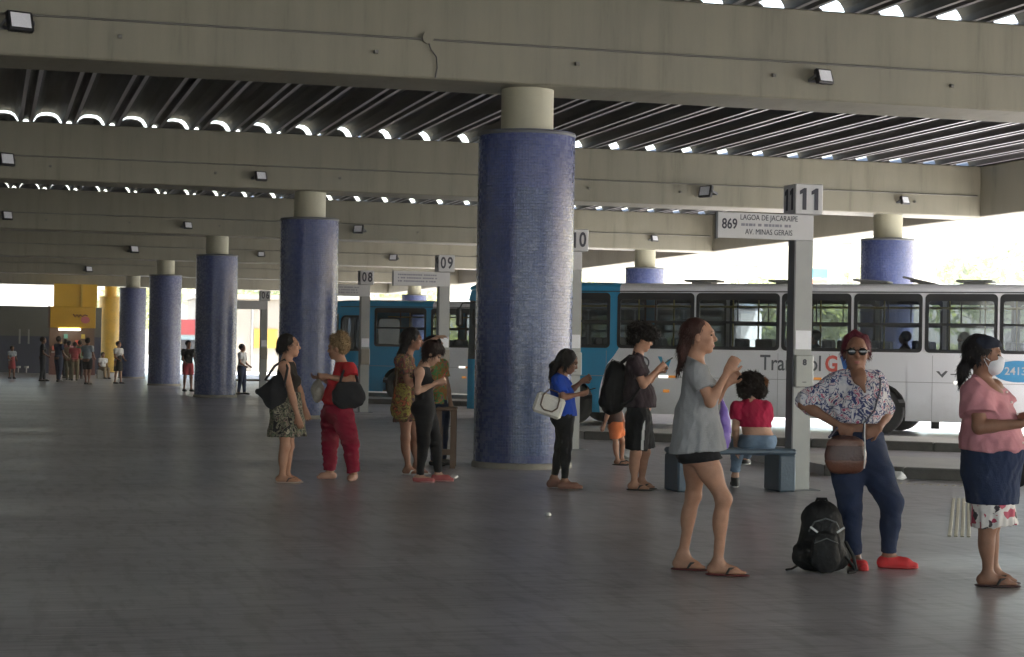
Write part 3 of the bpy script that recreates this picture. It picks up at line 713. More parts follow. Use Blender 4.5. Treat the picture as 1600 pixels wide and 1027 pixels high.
# ------------------------------------------------------------------ outside: trees, poles, boards
m_bark=pm('bark',(.10,.075,.05),.85,.3,6,.4,20)
m_leafs=[]  # leaf colours made pale: washed-out glare on the far trees is painted in
for i,c in enumerate(((.24,.27,.12),(.27,.29,.13),(.29,.29,.15))):
    m=pm('leaf_%s'%'abc'[i],c,.55,.35,.6); N,L,b=nodes(m)
    b.inputs['Subsurface Weight'].default_value=0
    tl=N.new('ShaderNodeBsdfTranslucent'); tl.inputs[0].default_value=(c[0]*2,c[1]*2,c[2]*1.2,1); ms=N.new('ShaderNodeMixShader'); ms.inputs[0].default_value=.35
    L.new(b.outputs[0],ms.inputs[1]); L.new(tl.outputs[0],ms.inputs[2]); L.new(ms.outputs[0],N['Material Output'].inputs[0]); m_leafs.append(m)
def tree(x,y,h,rad,seed,label,mat,nl=1700,leaf=.36):
    r=empty('broadleaf_tree',(x,y,0)); tag(r,label,'tree','trees beyond the open side'); rs=np.random.default_rng(seed); rp=random.Random(seed)
    tb=MB(); th=h*.38; tb.tube([(0,0,-.1),(.1,.05,th*.5),(.0,.1,th),(.1,.1,h*.7)],[.26,.2,.16,.05],8)
    cl=[]
    for k in range(9):
        a=2*PI*k/9+rp.uniform(-.3,.3); rr_=rad*rp.uniform(.3,.8); z=h*rp.uniform(.42,.88)
        p=(rr_*math.cos(a),rr_*math.sin(a),z); cl.append((p,rad*rp.uniform(.28,.48)))
        tb.tube([(0,.05,th*rp.uniform(.7,1)),(p[0]*.5,p[1]*.5,(th+z)/2),p],[.1,.06,.02],6)
    cl.append(((0,0,h*.85),rad*.5))
    tb.build('trunk',m_bark,r)
    P=[];
    per=nl//len(cl)
    for (c,R_) in cl:
        d=rs.normal(size=(per,3)); d/=np.linalg.norm(d,axis=1)[:,None]; q=R_*(.45+.6*rs.random((per,1))**.6)
        P.append(np.array(c)+d*q*np.array([1,1,.75]))
    P=np.concatenate(P); n=len(P)
    u=rs.normal(size=(n,3)); u/=np.linalg.norm(u,axis=1)[:,None]; w=np.cross(u,rs.normal(size=(n,3))); w/=np.linalg.norm(w,axis=1)[:,None]
    s=(leaf*(.6+.8*rs.random((n,1))))
    V=np.stack([P-u*s,P+w*s*.5,P+u*s,P-w*s*.5],1).reshape(-1,3)
    me=bpy.data.meshes.new('crown'); me.from_pydata(V.tolist(),[],[(4*k,4*k+1,4*k+2,4*k+3) for k in range(n)]); me.materials.append(mat)
    o=bpy.data.objects.new('crown',me); link(o); o.parent=r
TR=[(70,121,9.6,5.2,0),(77,124,8.8,4.6,1),(64.5,133,8.2,4.2,2),(58.5,140,7.6,4.0,0),(83,112,8.0,4.5,1),(66,104,6.5,3.6,2),(47,150,7.5,4.5,1),(54,120,5.6,3.2,0),(36,165,8,5,2),(24,170,8,5.5,0),(13,175,8,5,1),(75,96,7,4.5,0)]
TLAB=['tallest pale green tree right of the outer blue column','pale tree above the open roof hatches of the bus','small tree between the utility pole and the outer blue column','low pale tree behind the teal billboard','tree at the right edge above the bus roof','bushy tree seen through the bus windows at right','distant tree behind the front of the white bus','low tree seen through the middle bus window','distant tree above the second bus','distant tree beyond the cream building','distant yellow green tree seen between far columns','tree low behind the right end of the bus']
for i,(x,y,h,rd,m) in enumerate(TR): tree(x,y,h,rd,40+i,TLAB[i],m_leafs[m])
hb=MB(); rs=np.random.default_rng(5); n=5200
P=np.stack([rs.uniform(30,120,n),np.zeros(n),rs.random(n)**.7*2.6],1); P[:,1]=150-.55*(P[:,0]-30)+rs.normal(0,.9,n)
u=rs.normal(size=(n,3)); u/=np.linalg.norm(u,axis=1)[:,None]; w=np.cross(u,rs.normal(size=(n,3))); w/=np.linalg.norm(w,axis=1)[:,None]
V=np.stack([P-u*.5,P+w*.25,P+u*.5,P-w*.25],1).reshape(-1,3)
me=bpy.data.meshes.new('undergrowth'); me.from_pydata(V.tolist(),[],[(4*k,4*k+1,4*k+2,4*k+3) for k in range(n)]); me.materials.append(m_leafs[1])
o=bpy.data.objects.new('undergrowth',me); link(o); tag(o,'low green undergrowth along the far roadside','undergrowth',kind='stuff')
for (x,y,h,l) in ((60.5,128.5,10.4,'concrete utility pole behind the teal billboard'),(53.8,130.3,8.6,'thin utility pole above the middle of the bus roof')):
    p=empty('utility_pole',(x,y,0)); tag(p,l,'pole'); q=MB(); q.tube([(0,0,-.1),(0,0,h)],[.17,.11],10); q.build('shaft',m_grey,p); MB().box(-.9,.9,-.06,.06,h-.5,h-.38).build('crossarm',m_bark,p)
p=empty('billboard',(59.0,129.6,0)); tag(p,'small teal and orange billboard above the bus roof','billboard')
MB().box(-.95,1.0,0,.15,7.4,8.1).build('teal_board',pm('board_teal',(.02,.33,.36),.5,.1,2),p); MB().box(-.95,1.0,0,.15,6.6,7.3).build('orange_board',pm('board_orange',(.6,.16,.05),.5,.1,2),p)
for x in (-.7,.7): MB().box(x-.06,x+.06,.15,.27,0,8.0).build('stand_leg',m_grey,p)
q=MB(); q.tube([(60.5+30*t,128.5-10*t,10.2-1.2*4*t*(1-t)) for t in [k/16 for k in range(17)]],.025,5); o=q.build('overhead_wire',m_dgrey); tag(o,'thin overhead wire crossing the white sky at right','wire')
# ------------------------------------------------------------------ litter
def litter(x,y,s,label):
    mb=MB(); rp=random.Random(int(x*100)); vs=[]
    for k in range(26):
        t=PI*(3-5**.5)*k; z=1-2*(k+.5)/26; rad=(1-z*z)**.5; q=s*rp.uniform(.6,1.1); vs.append((rad*math.cos(t)*q,rad*math.sin(t)*q,max(0,(z*.5+.42)*q)))
    import bmesh
    bm=bmesh.new(); [bm.verts.new(v) for v in vs]; bmesh.ops.convex_hull(bm,input=bm.verts); me=bpy.data.meshes.new('paper_scrap'); bm.to_mesh(me); bm.free(); me.materials.append(m_litter)
    o=bpy.data.objects.new('paper_scrap',me); link(o); o.location=(x,y,0); tag(o,label,'litter')
litter(10.35,20.3,.11,'crumpled white paper by the nearest kerb')
litter(4.72,15.8,.035,'tiny pale scrap on the open floor right of the column')
litter(8.5,24.6,.14,'white scrap on the floor behind the man with the backpack')
litter(7.75,20.6,.2,'white bag of litter behind the blue bench')
litter(5.05,20.6,.05,'small white scrap in front of the nearest column')

# ------------------------------------------------------------------ added scattering volume, standing in for veiling glare of the lens
hz_=MB(); hz_.box(-410,410,-410,430,-2.2,14.0); ho=hz_.build('glare_haze',[]); ho['kind']='stuff'
hm0=bpy.data.materials.new('glare_haze_volume'); hm0.use_nodes=True; N_=hm0.node_tree.nodes; N_.remove(N_['Principled BSDF'])
pv=N_.new('ShaderNodeVolumePrincipled'); pv.inputs['Density'].default_value=.0012; pv.inputs['Color'].default_value=(.95,.96,.97,1); hm0.node_tree.links.new(pv.outputs[0],N_['Material Output'].inputs['Volume'])
ho.data.materials.append(hm0)
# ------------------------------------------------------------------ figures: smooth-union fields turned into one continuous skin
V3=lambda *a: np.array(a,dtype=np.float64)
def unit(v): v=np.asarray(v,float); return v/(np.linalg.norm(v)+1e-9)
def cap(a,b,ra,rb=None,n=None,fl=1.0,k=.03,cut=0,fold=0): return dict(t='c',a=np.asarray(a,float),b=np.asarray(b,float),ra=ra,rb=ra if rb is None else rb,n=n,fl=fl,k=k,cut=cut,fold=fold)
def ell(c,r,ax=None,k=.03): return dict(t='e',c=np.asarray(c,float),r=np.asarray(r,float) if np.ndim(r) else V3(r,r,r),ax=np.eye(3) if ax is None else np.asarray(ax,float),k=k)
def infl(p,d,k=None):
    q=dict(p)
    if q['t']=='c': q['ra']+=d; q['rb']+=d
    else: q['r']=q['r']+d
    if k: q['k']=k
    return q
def bounds(p):
    if p['t']=='c':
        m=max(p['ra'],p['rb'])+p['fold']; return np.minimum(p['a'],p['b'])-m,np.maximum(p['a'],p['b'])+m
    m=p['r'].max(); return p['c']-m,p['c']+m
def field_mesh(name,prims,h,subs=(),planes=(),noise=0,nscale=1.0,seed=0,an=(1,1,.8)):
    B=[bounds(p) for p in prims]; lo=np.min([b[0] for b in B],0)-.03; hi=np.max([b[1] for b in B],0)+.03
    dims=np.ceil((hi-lo)/h).astype(int)+1
    g=np.full(dims,.6,np.float32); ax=[(lo[i]+np.arange(dims[i])*h).astype(np.float32) for i in range(3)]
    def block(b0,b1,m):
        i0=np.maximum(np.floor((b0-m-lo)/h).astype(int),0); i1=np.minimum(np.ceil((b1+m-lo)/h).astype(int)+1,dims)
        return tuple(slice(a,b) for a,b in zip(i0,i1))
    def ev(p,sl):
        X,Y,Z=ax[0][sl[0]][:,None,None],ax[1][sl[1]][None,:,None],ax[2][sl[2]][None,None,:]
        if p['t']=='c':
            a,b=p['a'],p['b']; ba=b-a; L2=float(ba@ba)+1e-12
            dx,dy,dz=X-a[0],Y-a[1],Z-a[2]
            raw=(dx*ba[0]+dy*ba[1]+dz*ba[2])/L2; t=np.clip(raw,0,1)
            qx,qy,qz=dx-t*ba[0],dy-t*ba[1],dz-t*ba[2]
            if p['n'] is not None:
                n=p['n']; c=(qx*n[0]+qy*n[1]+qz*n[2])*(p['fl']-1)
                qx=qx+c*n[0]; qy=qy+c*n[1]; qz=qz+c*n[2]
            d=np.sqrt(qx*qx+qy*qy+qz*qz)-(p['ra']+(p['rb']-p['ra'])*t)
            if p['fold']:
                th=np.arctan2(qy,qx); d=d-p['fold']*t*(np.sin(9*th+1.3+2*t)*.6+np.sin(17*th+4*t)*.4)
            if p['cut']&1: d=np.maximum(d,(raw-1)*math.sqrt(L2))
            if p['cut']&2: d=np.maximum(d,-raw*math.sqrt(L2))
            return d
        c,r,A=p['c'],p['r'],p['ax']; dx,dy,dz=X-c[0],Y-c[1],Z-c[2]
        u=[dx*A[i,0]+dy*A[i,1]+dz*A[i,2] for i in range(3)]
        k0=np.sqrt((u[0]/r[0])**2+(u[1]/r[1])**2+(u[2]/r[2])**2); k1=np.sqrt((u[0]/r[0]**2)**2+(u[1]/r[1]**2)**2+(u[2]/r[2]**2)**2)+1e-6
        return k0*(k0-1)/k1
    for p,(b0,b1) in zip(prims,B):
        k=p['k']; sl=block(b0,b1,k+3*h); d=ev(p,sl); a=g[sl]
        w=np.clip(.5+.5*(d-a)/k,0,1); g[sl]=d*(1-w)+a*w-k*w*(1-w)
    for p in subs:
        b0,b1=bounds(p); k=p['k']; sl=block(b0,b1,k+3*h); d=-ev(p,sl); a=g[sl]
        w=np.clip(.5-.5*(d-a)/k,0,1); g[sl]=d*(1-w)+a*w+k*w*(1-w)
    X,Y,Z=ax[0][:,None,None],ax[1][None,:,None],ax[2][None,None,:]
    if noise:
        r_=np.random.default_rng(seed); m=np.abs(g)<(.04+noise)
        ii=np.nonzero(m); px,py,pz=ax[0][ii[0]],ax[1][ii[1]],ax[2][ii[2]]; s=np.zeros(len(px),np.float32)
        for j in range(7):
            f=r_.normal(size=3)*np.array(an)*(28+14*j)*nscale/ (1 if nscale>1 else 1); w_=1/(1+.45*j)
            s+=w_*np.sin(px*f[0]+py*f[1]+pz*f[2]+r_.uniform(0,6.28)+1.2*np.sin(px*f[1]*.5+pz*f[0]*.5))
        g[ii]+=noise*s/2.2
    for (q,n) in planes:
        n=unit(n); g=np.maximum(g,(X-q[0])*n[0]+(Y-q[1])*n[1]+(Z-q[2])*n[2])
    g=np.ascontiguousarray(g,dtype=np.float32)
    # ---- surface nets
    s=g<0
    c=np.zeros(tuple(dims-1),np.uint8)
    for o in np.ndindex(2,2,2): c+=s[o[0]:dims[0]-1+o[0],o[1]:dims[1]-1+o[1],o[2]:dims[2]-1+o[2]]
    act=(c>0)&(c<8); idx=np.argwhere(act); nv=len(idx)
    vid=np.full(act.shape,-1,np.int32); vid[act]=np.arange(nv)
    acc=np.zeros((nv,3)); cnt=np.zeros(nv)
    cor={o:g[idx[:,0]+o[0],idx[:,1]+o[1],idx[:,2]+o[2]] for o in np.ndindex(2,2,2)}
    for o in np.ndindex(2,2,2):
        for a in range(3):
            if o[a]==0:
                q=list(o); q[a]=1; va,vb=cor[o],cor[tuple(q)]; m=(va<0)!=(vb<0); t=va[m]/(va[m]-vb[m])
                pos=np.tile(np.array(o,float),(m.sum(),1)); pos[:,a]+=t; acc[m]+=pos; cnt[m]+=1
    V=(idx+acc/cnt[:,None])*h+lo
    F=[]
    for a in range(3):
        b,d=(a+1)%3,(a+2)%3
        s0=[slice(None)]*3; s1=[slice(None)]*3; s0[a]=slice(0,-1); s1[a]=slice(1,None)
        A_,B_=s[tuple(s0)],s[tuple(s1)]; e=np.argwhere(A_!=B_)
        e=e[(e[:,b]>0)&(e[:,d]>0)&(e[:,b]<dims[b]-1)&(e[:,d]<dims[d]-1)]
        ins=A_[e[:,0],e[:,1],e[:,2]]
        def cell(ob,od):
            q=e.copy(); q[:,b]+=ob; q[:,d]+=od; return vid[q[:,0],q[:,1],q[:,2]]
        Q=np.stack([cell(-1,-1),cell(0,-1),cell(0,0),cell(-1,0)],1); Q[~ins]=Q[~ins][:,::-1]; F.append(Q)
    F=np.concatenate(F); F=F[(F>=0).all(1)]
    # one relaxing pass takes the grid feel off
    for _ in range(1):
        S=np.zeros_like(V); C=np.zeros(nv)
        for i in range(4):
            np.add.at(S,F[:,i],V[F[:,(i+1)%4]]); np.add.at(C,F[:,i],1)
        V=V*.5+.5*S/np.maximum(C,1)[:,None]
    me=bpy.data.meshes.new(name); me.vertices.add(nv); me.vertices.foreach_set('co',V.astype(np.float32).ravel())
    me.loops.add(len(F)*4); me.loops.foreach_set('vertex_index',F.astype(np.int32).ravel())
    me.polygons.add(len(F)); me.polygons.foreach_set('loop_start',np.arange(len(F),dtype=np.int32)*4); me.polygons.foreach_set('loop_total',np.full(len(F),4,np.int32))
    me.update(calc_edges=True); me.polygons.foreach_set('use_smooth',np.ones(len(F),bool)); me.update()
    return me
def wisps(o,n,length,flow,seed=0,curl=.5,w=.0022):
    # loose strands lifting off the hair's surface break up its outline
    me=o.data; nv=len(me.vertices); r_=np.random.default_rng(seed)
    co=np.empty(nv*3,np.float32); me.vertices.foreach_get('co',co); co=co.reshape(-1,3)
    no=np.empty(nv*3,np.float32); me.vertices.foreach_get('normal',no); no=no.reshape(-1,3)
    i=r_.integers(0,nv,n); p=co[i]-no[i]*.003; L_=length*(.5+r_.random((n,1)))
    t=np.asarray(flow,float)+no[i]*.25+r_.normal(size=(n,3))*curl; t/=np.linalg.norm(t,axis=1)[:,None]
    t2=t+r_.normal(size=(n,3))*curl*.8+np.asarray(flow)*.4; t2/=np.linalg.norm(t2,axis=1)[:,None]
    s_=np.cross(t,no[i]+r_.normal(size=(n,3))*.3); s_/=np.linalg.norm(s_,axis=1)[:,None]+1e-6
    m=p+t*L_*.5+no[i]*L_*.08; e=m+t2*L_*.5
    V=np.stack([p-s_*w,p+s_*w,m+s_*w*.8,m-s_*w*.8,e],1).reshape(-1,3)
    F=[]; 
    for k in range(n): b=5*k; F+=[(b,b+1,b+2,b+3),(b+3,b+2,b+4)]
    m2=bpy.data.meshes.new('strands'); m2.from_pydata(V.tolist(),[],F); m2.materials.append(me.materials[0])
    q=bpy.data.objects.new('strands',m2); link(q); q.parent=o; q['kind']='stuff'; return q
def fobj(name,mat,parent,*a,**k):
    me=field_mesh(name,*a,**k); me.materials.append(mat); o=bpy.data.objects.new(name,me); link(o); o.parent=parent; return o

def skin_mat(name,c):
    if name in _M: return _M[name]
    m=pm(name,c,.55,.16,16,.12,90,spec=.3); b=m.node_tree.nodes['Principled BSDF']
    b.inputs['Subsurface Weight'].default_value=.04; b.inputs['Subsurface Radius'].default_value=(.012,.005,.003); b.inputs['Subsurface Scale'].default_value=1
    return m
def hair_mat(name,c): return pm(name,c,.55,.35,60,.35,140,stretch=(1,1,.12),spec=.15)
def curly_mat(name,c): return pm(name,c,.7,.5,70,.7,90,spec=.1)
def cloth(name,c,bump=.25,rough=.85,var=.10): return pm(name,c,rough,var,9,bump,170,spec=.2)
def pattern(name,stops,scale=22,kind='noise',bump=.2,seed=0.0):
    if name in _M: return _M[name]
    m=pm(name,(.5,.5,.5),.85,0,spec=.2); N_,L_,b=nodes(m); tc=N_.new('ShaderNodeTexCoord')
    mp=N_.new('ShaderNodeMapping'); mp.inputs['Location'].default_value=(seed,seed*2,0); L_.new(tc.outputs['Object'],mp.inputs[0])
    if kind=='voro':
        t=N_.new('ShaderNodeTexVoronoi'); t.inputs['Scale'].default_value=scale; t.inputs['Randomness'].default_value=1
        n=N_.new('ShaderNodeTexNoise'); n.inputs['Scale'].default_value=scale*.8; L_.new(mp.outputs[0],n.inputs['Vector'])
        av=N_.new('ShaderNodeVectorMath'); av.operation='MULTIPLY_ADD'; L_.new(n.outputs['Color'],av.inputs[0]); av.inputs[1].default_value=(.03,.03,.03); L_.new(mp.outputs[0],av.inputs[2])
        L_.new(av.outputs[0],t.inputs['Vector']); sp=N_.new('ShaderNodeSeparateColor'); L_.new(t.outputs['Color'],sp.inputs[0]); src=sp.outputs[0]
    else:
        t=N_.new('ShaderNodeTexNoise'); t.inputs['Scale'].default_value=scale; t.inputs['Detail'].default_value=2.5; t.inputs['Distortion'].default_value=1.4; L_.new(mp.outputs[0],t.inputs['Vector']); src=t.outputs['Fac']
    r=ramp(N_,stops,'CONSTANT'); L_.new(src,r.inputs[0]); L_.new(r.outputs[0],b.inputs['Base Color'])
    n2=N_.new('ShaderNodeTexNoise'); n2.inputs['Scale'].default_value=140; bp=N_.new('ShaderNodeBump'); bp.inputs['Strength'].default_value=bump; bp.inputs['Distance'].default_value=.01; L_.new(n2.outputs['Fac'],bp.inputs['Height']); L_.new(bp.outputs[0],b.inputs['Normal'])
    return m

class Fig:
    """a standing or sitting figure; joints in metres in a frame with x to the picture's right, y away, z up"""
    def __init__(s,loc,px0,py0,d,skin,face=0.0,k=1.0,h=.010,girth=1.0,female=True,headface=None,pitch=0.0,hs=1.0,hip=.158,waist=.128,chest=.148,belly=0.0,thigh=1.0,arm=1.0,bust=1.0,name='person'):
        s.px0,s.py0,s.sc=px0,py0,d/FPX; s.loc=loc; s.skin=skin; s.h=h; s.k=k; s.g=girth; s.female=female; s.hs=hs
        s.hip,s.waist,s.chest,s.belly,s.thigh,s.arm,s.bust=hip*girth,waist*girth,chest*girth,belly,thigh*girth**.5,arm*girth**.5,bust
        s.f=V3(math.cos(face),math.sin(face),0); s.l=V3(-math.sin(face),math.cos(face),0)
        hf=face if headface is None else headface
        f0=V3(math.cos(hf),math.sin(hf),0); s.hl=V3(-math.sin(hf),math.cos(hf),0); up=V3(0,0,1)
        s.hf=f0*math.cos(pitch)-up*math.sin(pitch); s.hu=f0*math.sin(pitch)+up*math.cos(pitch)
        s.J={}; s.name=name; s.P={}
    def j(s,px,py,dy=0.0):
        dx,dv=px-s.px0,py-s.py0; u=dx+ROLL*dv; v=dv-ROLL*dx
        return V3(u*s.sc,dy,-v*s.sc)
    def set(s,**kw):
        for n,v in kw.items(): s.J[n]=s.j(*v)
    def torso(s):
        J=s.J; f,l=s.f,s.l; k=s.k
        pc=(J['hipL']+J['hipR'])/2+V3(0,0,.05*k); nb=J['neck']; sh=(J['shL']+J['shR'])/2
        ch=sh*.55+nb*.1+pc*.35; ch=sh+(pc-sh)*.26; wa=sh+(pc-sh)*.62
        s.pc,s.ch,s.wa,s.sh=pc,ch,wa,sh
        T=[cap(pc,wa,s.hip,s.waist,f,1.35,.05),cap(wa,ch,s.waist,s.chest,f,1.38,.05),
           cap(J['shL']-V3(0,0,.015),J['shR']-V3(0,0,.015),.055*k,None,None,1,.06),cap(ch,nb,.10*k,.058*k,f,1.25,.05),
           ell(pc-f*.055*k+l*.065*k-V3(0,0,.03),.088*k*s.g,k=.04),ell(pc-f*.055*k-l*.065*k-V3(0,0,.03),.088*k*s.g,k=.04)]
        if s.female:
            for q in (-1,1): T.append(ell(ch+f*.075*k+l*q*.072*k-V3(0,0,.045*k),V3(.062,.066,.062)*k*s.bust,np.stack([f,l,V3(0,0,1)]),k=.035))
        if s.belly: T.append(ell(wa+f*.05-V3(0,0,.05),V3(s.belly,s.belly*1.15,s.belly*1.25),np.stack([f,l,V3(0,0,1)]),k=.06))
        s.P['torso']=T
    def limbs(s):
        J=s.J; k=s.k; a=s.arm*k; t=s.thigh*k
        for q in 'LR':
            s.P['up'+q]=[ell(J['sh'+q],.052*a,k=.03),cap(J['sh'+q],J['el'+q],.047*a,.037*a,k=.03)]
            s.P['lo'+q]=[cap(J['el'+q],J['wr'+q],.038*a,.025*a,k=.02)]
            d=unit(J['el'+q]-J['wr'+q]); m=J['el'+q]*.72+J['wr'+q]*.28; s.P['lo'+q].append(ell(m,V3(.05,.036,.036)*a,s.basis(d),k=.02))
            hp,kn,an=J['hip'+q],J['kn'+q],J['an'+q]
            s.P['th'+q]=[cap(hp,kn,.086*t,.052*t,k=.04),ell(hp*.7+kn*.3,V3(.12,.083,.083)*t,s.basis(unit(kn-hp)),k=.04)]
            s.P['ca'+q]=[ell(kn,.053*t,k=.03),cap(kn,an,.047*t,.032*k,k=.03)]
            ff=unit((J['to'+q]-an)*V3(1,1,0)); s.P['ca'+q].append(ell(kn*.68+an*.32-ff*.016*t,V3(.11,.048,.05)*t,s.basis(unit(an-kn)),k=.03))
            to=J['to'+q]; fl=np.linalg.norm((to-an)*V3(1,1,0)); base=an*V3(1,1,0)
            hz=an[2]-.065*k if an[2]>.2 else 0.0
            z0=hz+.012; heel=base-ff*.035*k+V3(0,0,z0+.028); ball=base+ff*fl*.62+V3(0,0,z0+.022); toe=base+ff*fl*.92+V3(0,0,z0+.014)
            s.P['fo'+q]=[cap(an,heel+V3(0,0,.006),.036*k,.032*k,k=.02),cap(an-V3(0,0,.01),ball,.036*k,.022*k,k=.03),cap(heel,ball,.03*k,.03*k,k=.02),cap(ball,toe,.034*k,.022*k,V3(0,0,1),1.9,.02)]
            s.foot=getattr(s,'foot',{}); s.foot[q]=(heel,ball,toe,ff,hz)
    def basis(s,d):
        d=unit(d); u=unit(np.cross(d,V3(.3,.9,.2))); return np.stack([d,u,np.cross(d,u)])
    def hand(s,q,dirn,palm,curl=(.5,.8),spread=1.0):
        """dirn: wrist to knuckles; palm: the way the palm faces; fingers bend towards it"""
        w=s.J['wr'+q]; k=s.k*.95; d=unit(dirn); n=unit(np.asarray(palm,float)-d*np.dot(palm,d)); lt=np.cross(d,n)
        th=lt if q=='L' else -lt
        kn=w+d*.085*k
        H=[cap(w,w+d*.03*k,.024*k,.028*k,n,1.35,.015),cap(w+d*.02*k,kn-d*.012*k,.036*k,.040*k,n,2.1,.012)]
        for i,(o,L) in enumerate(((.030,.068),(.010,.076),(-.011,.070),(-.030,.056))):
            b=kn+th*o*k*spread-d*.006*k; c1,c2=curl
            d1=d*math.cos(c1)+n*math.sin(c1); d2=d*math.cos(c1+c2)+n*math.sin(c1+c2)
            m=b+d1*L*.52*k; H+= [cap(b,m,.0098*k,.0088*k,k=.006),cap(m,m+d2*L*.5*k,.0088*k,.0074*k,k=.005)]
        b=w+d*.028*k+th*.030*k; d1=unit(d*.72+th*.6+n*.35); d2=unit(d*.85+th*.1+n*.6)
        H+=[cap(b,b+d1*.042*k,.0125*k,.0105*k,k=.01),cap(b+d1*.042*k,b+d1*.042*k+d2*.032*k,.0102*k,.0085*k,k=.005)]
        s.P['ha'+q]=H; return kn
    def head(s,mask=False):
        H=s.J['head']; f,l,u=s.hf,s.hl,s.hu; z=s.hs*s.k; A=np.stack([f,l,u])
        s.HA=A
        s.P['neck']=[cap(s.J['neck']-V3(0,0,.02),H-u*.06*z-f*.012*z,.056*z,.051*z,k=.035)]
        hd=[ell(H+u*.018*z-f*.01*z,V3(.098,.077,.100)*z,A,k=.03),ell(H+f*.026*z-u*.045*z,V3(.066,.060,.068)*z,A,k=.03),
            ell(H+f*.066*z-u*.094*z,V3(.023,.026,.020)*z,A,k=.02),
            cap(H+f*.089*z+u*.014*z,H+f*.108*z-u*.020*z,.009*z,.0135*z,k=.012),
            ell(H+f*.098*z-u*.024*z,V3(.012,.018,.009)*z,A,k=.008),
            cap(H+f*.082*z+u*.034*z-l*.034*z,H+f*.082*z+u*.034*z+l*.034*z,.013*z,k=.02),
            ell(H+f*.062*z-u*.018*z+l*.042*z,V3(.026,.022,.022)*z,A,k=.02),ell(H+f*.062*z-u*.018*z-l*.042*z,V3(.026,.022,.022)*z,A,k=.02),
            ell(H+f*.088*z-u*.054*z,V3(.012,.024,.008)*z,A,k=.01),ell(H+f*.086*z-u*.066*z,V3(.012,.021,.008)*z,A,k=.01)]
        for q in (-1,1): hd.append(ell(H+l*q*.079*z-u*.008*z-f*.008*z,V3(.020,.010,.031)*z,A,k=.008))
        s.P['head']=hd
        s.sub=[ell(H+f*.096*z+u*.010*z+l*q*.033*z,V3(.014,.020,.012)*z,A,k=.012) for q in (-1,1)]
    def body(s,label,group=None,extra=()):
        s.torso(); s.limbs(); s.head()
        for q in 'LR':
            if 'ha'+q not in s.P:
                d=unit(s.J['wr'+q]-s.J['el'+q]); s.hand(q,d,s.l*(-1 if q=='L' else 1)+s.f*.2,(.25,.35))
        order=['torso','thL','thR','caL','caR','foL','foR','upL','upR','loL','loR','haL','haR','neck','head']
        pr=[p for n in order for p in s.P[n]]
        me=field_mesh('person',pr,s.h,subs=s.sub); me.materials.append(s.skin)
        o=bpy.data.objects.new('person',me); link(o); o.location=(s.loc[0],s.loc[1],0); o.rotation_euler=(0,0,-YAW)
        tag(o,label,'person',group); s.o=o
        return o
    def face(s,brow=(.02,.012,.01),lip=(.30,.10,.09)):
        H=s.J['head']; f,l,u=s.hf,s.hl,s.hu; z=s.hs*s.k; A=np.stack([f,l,u]); h=.004
        for q in (-1,1):
            fobj('eye',pm('eye_dark',(.015,.01,.008),.2,0),s.o,[ell(H+f*.0815*z+u*.010*z+l*q*.033*z,V3(.010,.013,.007)*z,A)],h)
            fobj('eyebrow',pm('brow_dark',brow,.8,0),s.o,[cap(H+f*.094*z+u*.036*z+l*q*.018*z,H+f*.084*z+u*.036*z+l*q*.052*z,.0045*z,.0035*z)],h)
        fobj('lips',pm('lip_tone',lip,.45,0),s.o,[ell(H+f*.0925*z-u*.057*z,V3(.011,.021,.0055)*z,A,k=.004),ell(H+f*.0905*z-u*.067*z,V3(.011,.018,.006)*z,A,k=.004)],h)
    def wear(s,name,mat,parts,d=.012,extra=(),planes=(),noise=.004,seed=1,h=None,nscale=1.0,k=None):
        an=(.55,.55,1.5) if name in ('jeans','trousers','leggings') else (1.15,1.15,.38)
        pr=[infl(p,d,k) for n in parts for p in s.P[n]]+list(extra)
        return fobj(name,mat,s.o,pr,h or s.h,planes=planes,noise=noise*1.35,seed=seed,nscale=nscale,an=an)
    def sleeve(s,q,frac,r0=.066,r1=.062):
        a,b=s.J['sh'+q],s.J['el'+q]; return cap(a,a+(b-a)*frac,r0*s.arm*s.k,r1*s.arm*s.k,k=.04,cut=1)
    def trouser(s,q,frac=1.0,r=(.103,.07,.055)):
        hp,kn,an=s.J['hip'+q],s.J['kn'+q],s.J['an'+q]; t=s.thigh*s.k; e=kn+(an-kn)*frac
        return [cap(hp,kn,r[0]*t,r[1]*t,k=.045),cap(kn,e,r[1]*t,r[2]*t,k=.035,cut=1),ell(kn*.68+an*.32,V3(.11,.06,.06)*t,s.basis(unit(an-kn)),k=.03)]
    def shorts(s,q,frac=.5,r=(.108,.10)):
        hp,kn=s.J['hip'+q],s.J['kn'+q]; t=s.thigh*s.k; return [cap(hp,hp+(kn-hp)*frac,r[0]*t,r[1]*t,k=.045,cut=1)]
    def sandal(s,q,msole,mstrap):
        heel,ball,toe,ff,hz=s.foot[q]; lt=np.cross(V3(0,0,1),ff); z=hz
        a=heel*V3(1,1,0)-ff*.012+V3(0,0,z+.009); m=ball*V3(1,1,0)+V3(0,0,z+.009); b=toe*V3(1,1,0)+ff*.012+V3(0,0,z+.009)
        o=fobj('sandal',msole,s.o,[cap(a,m,.036,.044,V3(0,0,1),4.2,.02),cap(m,b,.044,.034,V3(0,0,1),4.2,.02)],min(s.h,.006))
        mb=MB(); top=m+ff*.03+V3(0,0,.028)
        for sg in (-1,1): mb.tube([m-ff*.05+lt*sg*.042+V3(0,0,.008),m-ff*.03+lt*sg*.034+V3(0,0,.042),m+lt*sg*.014+V3(0,0,.045),top],[.007,.009,.009,.006],6)
        mb.build('strap',mstrap,o); return o
